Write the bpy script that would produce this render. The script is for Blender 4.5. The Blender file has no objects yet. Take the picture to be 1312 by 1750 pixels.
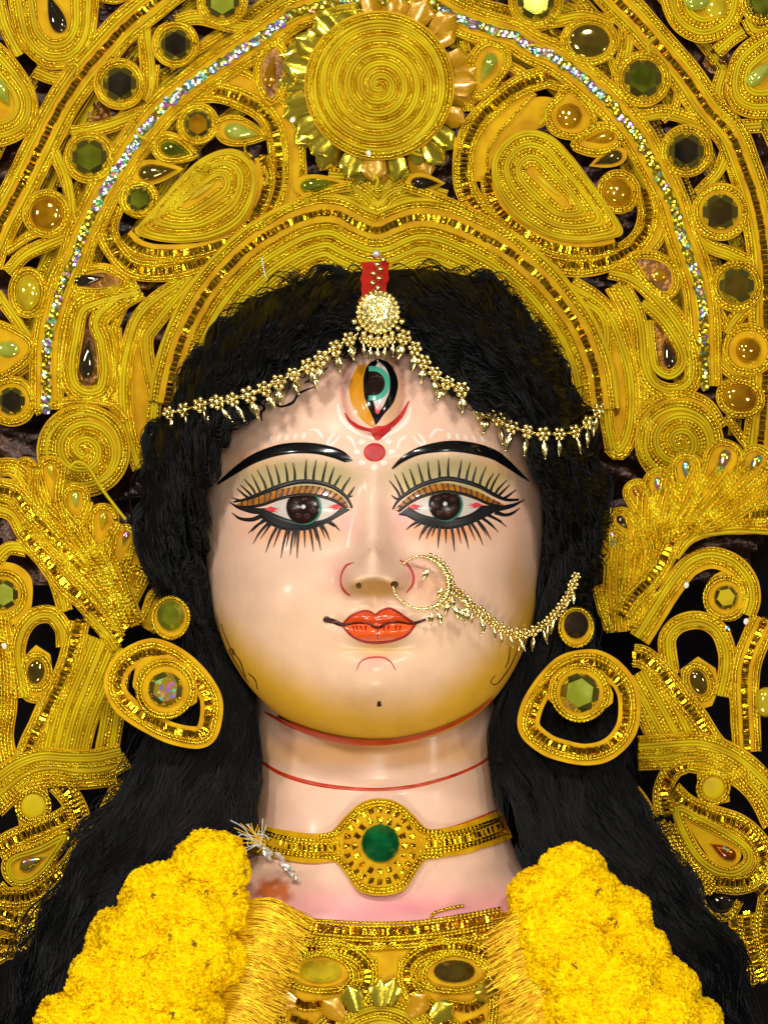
import bpy, bmesh, math, random
import numpy as np
from mathutils import Vector, Matrix
from mathutils.bvhtree import BVHTree
random.seed(7); RNG = np.random.default_rng(7)
PI = math.pi
S = bpy.context.scene
C = S.collection

# ------------------------------------------------------------------ camera, world, lamps
D = 6.0                                             # camera to statue, metres; 1 photo pixel = 1 mm at y = 0
cam = bpy.data.cameras.new('camera'); camo = bpy.data.objects.new('camera', cam); C.objects.link(camo)
camo.location = (0, -D, 0); camo.rotation_euler = (PI/2, 0, 0)
cam.sensor_fit = 'VERTICAL'; cam.sensor_height = 36; cam.lens = 36*D/1.75; cam.clip_end = 100
S.camera = camo
w = bpy.data.worlds.new('World'); S.world = w; w.use_nodes = True
bg = w.node_tree.nodes['Background']; bg.inputs[0].default_value = (1.0, 0.90, 0.75, 1); bg.inputs[1].default_value = 0.08
S.view_settings.view_transform = 'Standard'; S.view_settings.look = 'None'
S.view_settings.exposure = 0.0; S.view_settings.gamma = 1
def area(name, loc, target, size, power, col=(1, .95, .86)):
    l = bpy.data.lights.new(name, 'AREA'); l.shape = 'DISK'; l.size = size; l.energy = power; l.color = col
    o = bpy.data.objects.new(name, l); C.objects.link(o); o.location = loc
    o.rotation_euler = (Vector(target)-Vector(loc)).to_track_quat('-Z', 'Y').to_euler()
    return o
area('hall_and_fill_lamp', (-1.3, -3.6, 2.6), (0, 0, 0), 0.5, 86)
area('hall_and_fill_lamp', (1.2, -4.2, 2.2), (0, 0, -.1), 0.42, 62)
area('hall_and_fill_lamp', (0.1, -5.0, 0.55), (0, 0, 0), 0.6, 70)
area('hall_and_fill_lamp', (-2.6, -1.8, 0.9), (0, .1, .1), 0.3, 26)
area('hall_and_fill_lamp', (2.4, -2.2, 0.2), (0, .1, 0), 0.3, 14)
area('hall_and_fill_lamp', (0.0, -2.6, -2.4), (0, 0, -.35), 0.9, 46, (1, .9, .7))  # low fill lamp, added to brighten the neck under the chin

# ------------------------------------------------------------------ helpers
def lin(c):
    c = np.asarray(c, float)/255.
    return np.where(c <= .04045, c/12.92, ((c+.055)/1.055)**2.4)
def W(px, py, y):
    px = np.asarray(px, float); py = np.asarray(py, float); y = np.asarray(y, float)+0*px
    f = (D+y)/D/1000.
    return np.stack([(px-656)*f, y, (875-py)*f], -1)
def sm(x): x = np.clip(x, 0, 1); return x*x*(3-2*x)
def gau(px, py, cx, cy, sx, sy): return np.exp(-((px-cx)/sx)**2-((py-cy)/sy)**2)

class MB:
    def __init__(s): s.v = []; s.q = []; s.t = []; s.qm = []; s.tm = []; s.n = 0; s.c = []
    def add(s, v, q=None, t=None, m=0, col=None):
        v = np.asarray(v, float).reshape(-1, 3); s.v.append(v)
        if q is not None and len(q):
            q = np.asarray(q, int)+s.n; s.q.append(q); s.qm.append(np.full(len(q), m))
        if t is not None and len(t):
            t = np.asarray(t, int)+s.n; s.t.append(t); s.tm.append(np.full(len(t), m))
        s.c.append(np.tile([1, 1, 1, 1], (len(v), 1)) if col is None else np.asarray(col, float))
        s.n += len(v)
    def build(s, name, mats, parent=None, smooth=True, usecol=False, link=True):
        me = bpy.data.meshes.new(name)
        if s.n:
            v = np.concatenate(s.v); q = np.concatenate(s.q) if s.q else np.zeros((0, 4), int); t = np.concatenate(s.t) if s.t else np.zeros((0, 3), int)
            me.vertices.add(len(v)); me.vertices.foreach_set('co', v.ravel())
            nl = q.size+t.size; me.loops.add(nl); me.loops.foreach_set('vertex_index', np.concatenate([q.ravel(), t.ravel()]).astype(np.int32))
            me.polygons.add(len(q)+len(t))
            ls = np.concatenate([np.arange(len(q))*4, q.size+np.arange(len(t))*3]).astype(np.int32)
            me.polygons.foreach_set('loop_start', ls)
            mi = np.concatenate([a for a in s.qm]+[a for a in s.tm]).astype(np.int32)
            me.polygons.foreach_set('material_index', mi)
            me.polygons.foreach_set('use_smooth', np.full(len(q)+len(t), bool(smooth)))
            me.update(calc_edges=True); me.validate()
            if usecol:
                a = me.color_attributes.new('Col', 'FLOAT_COLOR', 'POINT'); a.data.foreach_set('color', np.concatenate(s.c).ravel())
        for m in mats: me.materials.append(m)
        if not link: return me
        return put(name, me, parent)
def put(name, me, parent=None, mw=None):
    o = bpy.data.objects.new(name, me); C.objects.link(o)
    if parent is not None:
        o.parent = parent
        r = parent; M0 = Matrix()
        while r is not None: M0 = r.matrix_basis @ M0; r = r.parent
        o.matrix_basis = M0.inverted() @ (mw if mw is not None else Matrix())
    elif mw is not None: o.matrix_basis = mw
    return o
def thing(name, label, cat, loc, group=None):
    o = bpy.data.objects.new(name, None); C.objects.link(o); o.location = loc; o.empty_display_size = .05
    o['label'] = label; o['category'] = cat
    if group: o['group'] = group
    return o
def grid_q(n, m, cn=False, cm=False):
    i = np.arange(n if cn else n-1)[:, None]; j = np.arange(m if cm else m-1)[None, :]
    a = i*m+j; b = ((i+1) % n)*m+j; c = ((i+1) % n)*m+(j+1) % m; d = i*m+(j+1) % m
    return np.stack(np.broadcast_arrays(a, b, c, d), -1).reshape(-1, 4)
def smooth_path(P, step=1.5, closed=False):
    P = np.asarray(P, float)
    if closed: Q = np.concatenate([P[-1:], P, P[:2]])
    else: Q = np.concatenate([2*P[:1]-P[1:2], P, 2*P[-1:]-P[-2:-1]])
    out = []; u = np.linspace(0, 1, 24, endpoint=False)[:, None]
    for i in range(len(Q)-3):
        a, b, c, d = Q[i:i+4]
        out.append(.5*((2*b)+(-a+c)*u+(2*a-5*b+4*c-d)*u**2+(-a+3*b-3*c+d)*u**3))
    out = np.concatenate(out+[P[:1] if closed else P[-1:]])
    return resample(out, step)
def resample(X, step):
    s = np.concatenate([[0], np.cumsum(np.linalg.norm(np.diff(X, axis=0), axis=1))])
    n = max(3, int(round(s[-1]/step))+1); t = np.linspace(0, s[-1], n)
    return np.stack([np.interp(t, s, X[:, k]) for k in range(X.shape[1])], -1)
def resn(X, n):
    s = np.concatenate([[0], np.cumsum(np.linalg.norm(np.diff(X, axis=0), axis=1))]); t = np.linspace(0, s[-1], n)
    return np.stack([np.interp(t, s, X[:, k]) for k in range(X.shape[1])], -1)
def frame(X, closed):
    if closed: T = np.roll(X[:-1], -1, 0)-np.roll(X[:-1], 1, 0); T = np.concatenate([T, T[:1]])
    else: T = np.gradient(X, axis=0)
    T /= np.linalg.norm(T, axis=1)[:, None]+1e-9
    return T, np.stack([-T[:, 1], T[:, 0]], -1)
def wob(n, amp, wl):
    k = max(4, int(n/wl)+2); return np.interp(np.linspace(0, k-1, n), np.arange(k), RNG.normal(0, amp, k))

# ------------------------------------------------------------------ materials
def mat(name, col, rough=.4, metal=0., spec=.5, coat=0., coatr=.1, bump=0., bscale=200., vary=0., vscale=60., sheen=0., col2=None, usecol=False, detail=3, em=None):
    m = bpy.data.materials.new(name); m.use_nodes = True; nt = m.node_tree; b = nt.nodes['Principled BSDF']
    c = lin(col); b.inputs['Base Color'].default_value = (*c, 1); b.inputs['Roughness'].default_value = rough
    b.inputs['Metallic'].default_value = metal; b.inputs['Specular IOR Level'].default_value = spec
    b.inputs['Coat Weight'].default_value = coat; b.inputs['Coat Roughness'].default_value = coatr
    if sheen: b.inputs['Sheen Weight'].default_value = sheen
    tc = nt.nodes.new('ShaderNodeNewGeometry')
    if usecol:
        a = nt.nodes.new('ShaderNodeVertexColor'); a.layer_name = 'Col'; src = a.outputs[0]
        nt.links.new(src, b.inputs['Base Color'])
    if vary:
        n = nt.nodes.new('ShaderNodeTexNoise'); n.inputs['Scale'].default_value = vscale; n.inputs['Detail'].default_value = 3
        nt.links.new(tc.outputs['Position'], n.inputs['Vector'])
        r = nt.nodes.new('ShaderNodeValToRGB'); nt.links.new(n.outputs[0], r.inputs[0])
        r.color_ramp.elements[0].position = .35; r.color_ramp.elements[1].position = .65
        c2 = lin(col2) if col2 is not None else c*(1-vary)
        r.color_ramp.elements[0].color = (*c2, 1); r.color_ramp.elements[1].color = (*c, 1)
        if usecol:
            mx = nt.nodes.new('ShaderNodeMixRGB'); mx.blend_type = 'MULTIPLY'; mx.inputs[0].default_value = 1
            r.color_ramp.elements[0].color = (1-vary,)*3+(1,); r.color_ramp.elements[1].color = (1, 1, 1, 1)
            nt.links.new(src, mx.inputs[1]); nt.links.new(r.outputs[0], mx.inputs[2]); nt.links.new(mx.outputs[0], b.inputs['Base Color'])
        else: nt.links.new(r.outputs[0], b.inputs['Base Color'])
    if bump:
        n = nt.nodes.new('ShaderNodeTexNoise'); n.inputs['Scale'].default_value = bscale; n.inputs['Detail'].default_value = detail
        nt.links.new(tc.outputs['Position'], n.inputs['Vector'])
        bp = nt.nodes.new('ShaderNodeBump'); bp.inputs['Strength'].default_value = bump; bp.inputs['Distance'].default_value = .4/bscale
        nt.links.new(n.outputs[0], bp.inputs['Height']); nt.links.new(bp.outputs[0], b.inputs['Normal'])
    return m
M = {}
M['board'] = mat('yellow_felt_board', (208, 164, 0), .66, spec=.15, bump=.25, bscale=500, vary=.3, vscale=24, col2=(184, 134, 0))
M['cord'] = mat('yellow_satin_cord', (206, 184, 0), .48, spec=.22, bump=.3, bscale=900, vary=.2, vscale=18, col2=(182, 150, 0))
M['gold'] = mat('gold_twisted_cord', (240, 218, 52), .24, metal=1., bump=.1, bscale=330, vary=.4, vscale=30, col2=(206, 172, 20))
M['tooth'] = mat('gold_folded_foil', (250, 214, 40), .16, metal=1., bump=.35, bscale=180, vary=.6, vscale=80, col2=(196, 132, 14))
M['foil'] = mat('dark_maroon_foil', (62, 34, 14), .28, metal=.6, bump=.55, bscale=45, vary=.8, vscale=16, col2=(30, 14, 12), detail=5)
M['amberfoil'] = mat('amber_foil', (150, 98, 10), .3, metal=.45, bump=.6, bscale=60, vary=.6, vscale=30, col2=(84, 48, 8))
M['bright'] = mat('bright_gold_plate', (250, 226, 70), .16, metal=.9, bump=.12, bscale=70)
M['chain'] = mat('polished_gold_chain', (255, 236, 160), .2, metal=1., bump=.15, bscale=300)
M['amber_petal'] = mat('amber_film_petal', (186, 136, 0), .28, metal=.25, coat=.5, bump=.2, bscale=60)
def gemmat(n, col, col2, r=.06, metal=.7): return mat(n, col, r, metal=metal, coat=.7, coatr=.03, vary=1, vscale=24, col2=col2)
G = {'dark': gemmat('dark_mirror_glass', (74, 62, 44), (40, 32, 26)), 'green': gemmat('green_mirror_glass', (164, 170, 40), (96, 104, 16)),
     'amber': gemmat('amber_glass', (206, 150, 6), (146, 94, 0), .08, .5), 'brown': gemmat('brown_glass', (132, 108, 30), (84, 66, 24)),
     'yellow': gemmat('yellow_glass', (232, 206, 40), (190, 160, 20), .08, .35), 'lime': gemmat('lime_glass', (196, 204, 84), (150, 160, 40), .06, .35),
     'emerald': gemmat('emerald_glass', (8, 136, 70), (2, 84, 42), .05, .5), 'disc': M['cord']}
M['bevel'] = mat('mirror_bevel_painted_reflection', (168, 158, 74), .1, metal=.9)  # gem bevels: reflection of the yellow cup put into a lighter colour
def holomat(name, base, thr):
    m = bpy.data.materials.new(name); m.use_nodes = True; nt = m.node_tree; b = nt.nodes['Principled BSDF']
    b.inputs['Metallic'].default_value = .85; b.inputs['Roughness'].default_value = .18
    g = nt.nodes.new('ShaderNodeNewGeometry'); v = nt.nodes.new('ShaderNodeTexVoronoi'); v.inputs['Scale'].default_value = 165
    nt.links.new(g.outputs['Position'], v.inputs['Vector'])
    sp = nt.nodes.new('ShaderNodeSeparateColor'); nt.links.new(v.outputs['Color'], sp.inputs[0])
    h = nt.nodes.new('ShaderNodeCombineColor'); h.mode = 'HSV'; h.inputs[1].default_value = .72; h.inputs[2].default_value = .95
    nt.links.new(sp.outputs[0], h.inputs[0])
    gt = nt.nodes.new('ShaderNodeMath'); gt.operation = 'GREATER_THAN'; gt.inputs[1].default_value = thr; nt.links.new(sp.outputs[1], gt.inputs[0])
    oi = nt.nodes.new('ShaderNodeObjectInfo'); r = nt.nodes.new('ShaderNodeValToRGB'); nt.links.new(oi.outputs['Random'], r.inputs[0])
    r.color_ramp.elements[0].color = (*lin(base[0]), 1); r.color_ramp.elements[1].color = (*lin(base[1]), 1)
    mx = nt.nodes.new('ShaderNodeMixRGB'); nt.links.new(gt.outputs[0], mx.inputs[0]); nt.links.new(r.outputs[0], mx.inputs[1]); nt.links.new(h.outputs[0], mx.inputs[2])
    nt.links.new(mx.outputs[0], b.inputs['Base Color'])
    bp = nt.nodes.new('ShaderNodeBump'); bp.inputs['Strength'].default_value = .5; bp.inputs['Distance'].default_value = .002
    nt.links.new(v.outputs['Color'], bp.inputs['Height']); nt.links.new(bp.outputs[0], b.inputs['Normal'])
    return m
M['holo'] = holomat('holographic_sequin', ((150, 164, 156), (140, 140, 90)), .45)
M['holo2'] = holomat('gold_sequin', ((176, 158, 40), (150, 118, 10)), .84)
G['holo'] = holomat('holographic_gem', ((206, 170, 40), (200, 176, 60)), .55)
G['holofire'] = holomat('fiery_gem', ((180, 90, 10), (190, 110, 16)), .8)
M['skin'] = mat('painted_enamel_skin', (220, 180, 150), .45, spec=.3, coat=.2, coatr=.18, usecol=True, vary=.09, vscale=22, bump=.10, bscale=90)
M['black'] = mat('glossy_black_paint', (14, 13, 15), .18, spec=.5, coat=.6, coatr=.06)
M['lash'] = mat('black_brush_paint', (20, 19, 22), .4)
M['white'] = mat('white_eye_paint', (206, 196, 188), .25, coat=.5, coatr=.05)
M['motif'] = mat('pale_white_paint', (238, 212, 200), .45)
M['red'] = mat('vermilion_paint', (196, 22, 22), .45, vary=.3, vscale=60)
M['jawred'] = mat('rust_red_paint', (196, 62, 10), .4, vary=.3, vscale=30, col2=(176, 34, 12))
M['nosered'] = mat('soft_red_line', (186, 60, 50), .4)
M['orange'] = mat('orange_lip_paint', (212, 72, 10), .25, coat=.6, coatr=.08)
M['lip2'] = mat('bright_orange_lip_paint', (236, 92, 34), .2, coat=.7, coatr=.06)
M['liprim'] = mat('dark_red_lip_liner', (160, 24, 8), .3)
M['mouth'] = mat('maroon_line', (58, 14, 14), .3)
M['teal'] = mat('teal_iris_paint', (72, 164, 138), .25, coat=.4)
M['rim'] = mat('dull_teal_rim', (44, 112, 92), .4)
M['iris'] = mat('brown_black_iris', (32, 19, 16), .22, spec=.25)
M['lobe'] = mat('brown_iris_lobe', (56, 34, 29), .25, spec=.25)
M['lid'] = mat('ochre_lid_paint', (186, 116, 14), .3, coat=.4, vary=.4, vscale=90, col2=(128, 72, 16))
M['ochre'] = mat('ochre_paint', (206, 138, 20), .35, coat=.3)
M['pink'] = mat('pink_corner_paint', (214, 66, 72), .35)
M['thin'] = mat('brown_hairline_paint', (78, 46, 14), .4)
M['hair'] = mat('black_wig_hair', (5, 5, 6), .48, spec=.16)
M['hair_base'] = mat('black_wig_base', (7, 7, 8), .8, spec=.1)
M['cloth'] = mat('black_backdrop_cloth', (16, 13, 13), .8, spec=.1, bump=.5, bscale=30)
M['silver'] = mat('silver_tinsel', (230, 230, 228), .25, metal=.55)
M['glue'] = mat('dried_white_glue', (226, 222, 204), .35, coat=.4)
M['thread'] = mat('gold_fringe_thread', (244, 206, 20), .3, metal=.5, vary=.4, vscale=60, col2=(216, 160, 6))
M['marigold'] = mat('marigold_petal', (252, 216, 0), .7, spec=.06, vary=.5, vscale=60, col2=(249, 206, 0))
M['marigold2'] = mat('marigold_inner_petal', (250, 208, 0), .7, spec=.06)
M['marigold'].node_tree.nodes['Principled BSDF'].inputs['Subsurface Weight'].default_value = 0.0
M['stem'] = mat('brown_calyx', (132, 96, 10), .7)
LM = [M['board'], M['cord'], M['gold'], M['tooth'], M['foil'], M['amberfoil']]
LW = {'g': 5.6, 'y': 5.0, 'T': 12.5, 'f': 6., 'G': 7.5, 'Y': 7., ' ': 3.}

# ------------------------------------------------------------------ lanes of cord on a path (pixel millimetres, height towards the camera)
def sweep(mb, X, off, r, kind, dep, h0, closed):
    if kind in 'gG':
        X = resample(X, 1.45)
    else: X = resample(X, 3.2)
    n = len(X); T, N = frame(X, closed)
    wb = wob(n, .5, 26); 
    if closed: wb *= np.minimum(1, np.minimum(np.arange(n), n-1-np.arange(n))/12.)
    Y = X+N*(off+wb)[:, None]
    K = 5; th = np.linspace(-PI/2, PI/2, K)
    s = np.arange(n)*np.linalg.norm(X[1]-X[0])
    if kind in 'gG':
        ph = RNG.uniform(0, 6); pitch = 7.0
        R = r*(.48+.60*np.abs(np.sin(PI*s[:, None]/pitch+th[None]*.3+ph))**.8)
    else: R = r*(1+.05*np.sin(s[:, None]/9+RNG.uniform(0, 6))+0*th[None])
    lat = R*np.sin(th)[None]; hh = R*np.cos(th)[None]
    px = Y[:, 0:1]+N[:, 0:1]*lat; py = Y[:, 1:2]+N[:, 1:2]*lat
    hw = wob(n, .3, 30)[:, None]
    y = dep(px, py)-(h0+(hh*1.75+np.maximum(hw, -.1)*np.cos(th)[None])*.001)
    mb.add(W(px, py, y), grid_q(n, K), m=1 if kind in 'yY' else 2)
def teeth(mb, X, off, w, dep, h0, closed, pitch=8.6):
    X = resample(X, pitch); T, N = frame(X, closed)
    V = []; Q = []; Tt = []
    for i in range(len(X)):
        c = X[i]+N[i]*(off+RNG.normal(0, .4)); t = T[i]; n = N[i]; sk = RNG.normal(0, .8)
        l = pitch*.45; ww = w*.5*RNG.uniform(.85, 1.05); a = RNG.normal(0, .35)
        P2 = [c-t*l-n*ww, c-t*l+n*ww, c+t*l-n*ww, c+t*l+n*ww, c-n*ww*.8+t*sk, c+n*ww*.8+t*sk]
        e1, e2 = RNG.uniform(.2, 1.8, 2); hs = [e1, e1, e2, e2, 3.2+a*3, 3.2-a*3]; b = len(V)
        for p, h in zip(P2, hs): V.append((p[0], p[1], h))
        Q += [(b, b+1, b+5, b+4), (b+4, b+5, b+3, b+2)]; Tt += [(b, b+4, b+2), (b+1, b+3, b+5)]
    V = np.array(V); y = dep(V[:, 0], V[:, 1])-h0-V[:, 2]*.001
    me = W(V[:, 0], V[:, 1], y)
    # split faces for hard folds
    q = np.array(Q); mb.add(me[q.ravel()], np.arange(len(q)*4).reshape(-1, 4), m=3)
    t = np.array(Tt); mb.add(me[t.ravel()], t=np.arange(len(t)*3).reshape(-1, 3), m=3)
def strip(mb, X, o0, o1, dep, h0, closed, thick=.006, m=0):
    X = resample(X, 5); T, N = frame(X, closed); n = len(X)
    wl, wr = wob(n, .7, 6), wob(n, .7, 6)
    if closed: e = np.minimum(1, np.minimum(np.arange(n), n-1-np.arange(n))/6.); wl *= e; wr *= e
    L = X+N*(o0+wl)[:, None]; R = X+N*(o1+wr)[:, None]
    px = np.stack([L[:, 0], L[:, 0], R[:, 0], R[:, 0]], 1); py = np.stack([L[:, 1], L[:, 1], R[:, 1], R[:, 1]], 1)
    d = dep(px, py)-h0; d[:, 0] += thick; d[:, 3] += thick
    v = W(px, py, d)
    for a, b in ((0, 1), (1, 2), (2, 3)):
        mb.add(v[:, [a, b]].reshape(-1, 3), grid_q(n, 2), m=m)
hcount = [0]
def nexth(): hcount[0] += 1; return .0004*(hcount[0] % 11)
def band(path, lanes, dep, parent, name='cord_band', closed=False, off=0., board=True, h=None, mb=None, smoothp=True, pad=2.):
    own = mb is None
    if own: mb = MB()
    X = smooth_path(path, 1.5, closed) if smoothp else np.asarray(path, float)
    h0 = nexth() if h is None else h
    tot = sum(LW[c] for c in lanes); o = -tot/2+off
    if board: strip(mb, X, o-pad, o+tot+pad, dep, h0, closed)
    for c in lanes:
        wd = LW[c]; mid = o+wd/2
        if c in 'gGyY': sweep(mb, X, mid, wd*.53, c, dep, h0, closed)
        elif c == 'T': teeth(mb, X, mid, wd, dep, h0, closed)
        o += wd
    return mb.build(name, LM, parent) if own else mb
def fill(mb, out, dep, h0, m=0, thick=.006, closed_core=None, rings=5):
    out = np.asarray(out, float); c = out.mean(0) if closed_core is None else np.asarray(closed_core, float)
    n = len(out); core = c if c.ndim == 2 else np.tile(c, (n, 1))
    ts = np.linspace(1, 0, rings)
    P2 = core[None]+(out-core)[None]*ts[:, None, None]
    px, py = P2[..., 0], P2[..., 1]
    v = W(px, py, dep(px, py)-h0); mb.add(v, grid_q(rings, n, cm=True), m=m)
    v2 = np.stack([W(out[:, 0], out[:, 1], dep(out[:, 0], out[:, 1])-h0), W(out[:, 0], out[:, 1], dep(out[:, 0], out[:, 1])-h0+thick)], 0)
    mb.add(v2, grid_q(2, n, cm=True), m=m)
def nested(outline, core, pattern, dep, parent, name='paisley', tmin=.12, h=None, extra_off=0):
    X = smooth_path(outline, 3, True)[:-1]
    a, b = np.asarray(core[0], float), np.asarray(core[1], float); ab = b-a
    t = np.clip(((X-a) @ ab)/max(1e-6, ab @ ab), 0, 1)[:, None]; cr = a+ab*t
    dm = np.linalg.norm(X-cr, axis=1).mean(); h0 = nexth() if h is None else h
    mb = MB(); fill(mb, X, dep, h0, closed_core=cr, thick=.012)
    o = 2.; k = 0
    while True:
        c = pattern[k % len(pattern)]; o += LW[c]/2; tt = 1-o/dm
        if tt < tmin: break
        R = cr+(X-cr)*tt; R = np.concatenate([R, R[:1]])
        if c != 'f': sweep(mb, R, 0, LW[c]*.53*(.95), c, dep, h0, True)
        o += LW[c]/2; k += 1
    return mb.build(name, LM, parent)
def spiral(cx, cy, r, pattern, dep, parent, name, h=None, r0=4, sq=1., ph=0.):
    h0 = nexth() if h is None else h
    wd = sum(LW[c] for c in pattern); turns = (r-r0)/wd
    th = np.linspace(0, turns*2*PI, int(turns*120)); rr = r0+wd*th/(2*PI)-wd/2; rr = np.maximum(rr, .5)
    rr = np.minimum(rr, r-wd/2+1)
    X = np.stack([cx+rr*np.cos(th+ph), cy+sq*rr*np.sin(th+ph)], -1)
    mb = MB(); a = np.linspace(0, 2*PI, 90, endpoint=False)
    fill(mb, np.stack([cx+(r+2)*np.cos(a), cy+sq*(r+2)*np.sin(a)], -1), dep, h0, thick=.014)
    band(resample(X, 1.5), pattern, dep, None, board=False, h=h0, mb=mb, smoothp=False)
    for q_ in ((4, 'g'), (10, 'g'), (16, 'y')):
        sweep(mb, np.stack([cx+(r-q_[0])*np.cos(np.linspace(0, 2*PI, 200)), cy+sq*(r-q_[0])*np.sin(np.linspace(0, 2*PI, 200))], -1), 0, 3., q_[1], dep, h0+.0012, True)
    return mb.build(name, LM, parent)
def tear(n=40, m=1.4):
    u = np.linspace(0, 2*PI, n, endpoint=False); return np.stack([np.cos(u), np.sin(u)*np.sin(u/2)**m], -1)
def gem(cx, cy, rx, ry, rot, kind, matl, dep, h0, parent, name='gem', hgt=.45):
    mb = MB(); ca, sa = math.cos(math.radians(rot)), math.sin(math.radians(rot))
    def tr(P2): return np.stack([cx+P2[:, 0]*rx*ca-P2[:, 1]*ry*sa, cy+P2[:, 0]*rx*sa+P2[:, 1]*ry*ca], -1)
    R = min(rx, ry)
    if kind == 'hex':
        a = np.linspace(0, 2*PI, 12, endpoint=False)+.26; out = np.stack([np.cos(a), np.sin(a)], -1)
        b = np.linspace(0, 2*PI, 6, endpoint=False)+.26+PI/12; hx = np.stack([np.cos(b), np.sin(b)], -1)*.74
        g = tr(out); t = tr(hx); base = tr(out*1.0)
        y = lambda P2, h: W(P2[:, 0], P2[:, 1], dep(P2[:, 0], P2[:, 1])-h0-h*.001)
        tilt = RNG.normal(0, .03, 2)
        tt = y(t, R*.46); tt[:, 1] += (hx @ tilt)*R*.001
        vb, vg = y(base, 0), y(g, R*.16)
        for i in range(12):
            j = (i+1) % 12; mb.add([vb[i], vb[j], vg[j], vg[i]], [(0, 1, 2, 3)])
        for i in range(6):
            i0, i1, i2 = 2*i, (2*i+1) % 12, (2*i+2) % 12
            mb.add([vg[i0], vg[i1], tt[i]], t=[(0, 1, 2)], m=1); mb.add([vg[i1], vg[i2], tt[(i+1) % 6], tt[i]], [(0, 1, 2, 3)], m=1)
        mb.add(np.concatenate([tt, tt.mean(0, keepdims=True)]), t=[(i, (i+1) % 6, 6) for i in range(6)])
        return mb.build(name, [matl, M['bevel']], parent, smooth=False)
    if kind == 'drop': out = tear(36)
    elif kind == 'facet': 
        a = np.linspace(0, 2*PI, 16, endpoint=False); out = np.stack([np.cos(a), np.sin(a)], -1)
    else:
        a = np.linspace(0, 2*PI, 32, endpoint=False); out = np.stack([np.cos(a), np.sin(a)], -1)
    cs = np.array([-.25, 0]) if kind == 'drop' else np.zeros(2)
    rs = [(1, 0), (.97, .35), (.85, .68), (.62, .88), (.3, .98), (.0, 1.0)] if kind != 'facet' else [(1, .1), (.96, .4), (.62, .85), (.6, .86), (0, .88)]
    n = len(out); V = []
    for s_, hh in rs:
        P2 = tr(cs+(out-cs)*s_); V.append(W(P2[:, 0], P2[:, 1], dep(P2[:, 0], P2[:, 1])-h0-hh*hgt*R*.001))
    mb.add(np.stack(V), grid_q(len(rs), n, cm=True))
    return mb.build(name, [matl], parent, smooth=kind != 'facet')
def circ(cx, cy, rx, ry=None, n=20, rot=0):
    ry = ry or rx; a = np.linspace(0, 2*PI, n, endpoint=False); r = math.radians(rot)
    x, y = rx*np.cos(a), ry*np.sin(a); return np.stack([cx+x*math.cos(r)-y*math.sin(r), cy+x*math.sin(r)+y*math.cos(r)], -1)
def jewel(cx, cy, r, kind, g, dep, parent, ring='gg', rx=None, ry=None, rot=0, path=None, cup=0, h=None, cupscale=1.22, hgt=.45):
    rx = rx or r; ry = ry or r; mb = MB(); h0 = nexth()+.002 if h is None else h
    if path is None:
        if kind == 'drop':
            o = tear(40, 1.1)*[rx*1.32, ry*1.45]; a = math.radians(rot)
            path = np.stack([cx+o[:, 0]*math.cos(a)-o[:, 1]*math.sin(a), cy+o[:, 0]*math.sin(a)+o[:, 1]*math.cos(a)], -1)
            X = np.concatenate([path, path[:1]])
        else:
            path = circ(cx, cy, rx*cupscale, ry*cupscale, rot=rot); X = smooth_path(path, 1.5, True)
    else: X = smooth_path(path, 1.5, True)
    o = resample(X, 4)[:-1]; fill(mb, o, dep, h0-.001, m=cup, thick=.006)
    if ring: band(X, ring, dep, None, closed=True, h=h0, mb=mb, smoothp=False, board=True)
    s = mb.build('jewel_setting', LM, parent)
    gem(cx, cy, rx, ry, rot, kind, G[g], dep, h0-.0006, s, hgt=hgt)
    return s
def cdep(px, py): return .215+.05*((px-648)/650.)**2+0*py

# ------------------------------------------------------------------ backdrop
mb = MB(); gx = np.linspace(-1.5, 1.5, 60); gz = np.linspace(-1.8, 1.8, 40)
X_, Z_ = np.meshgrid(gx, gz, indexing='ij'); Y_ = .62+.02*np.sin(X_*23+np.sin(Z_*3))
mb.add(np.stack([X_, Y_, Z_], -1), grid_q(60, 40)); bd = mb.build('backdrop', [M['cloth']]); bd['kind'] = 'structure'

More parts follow.
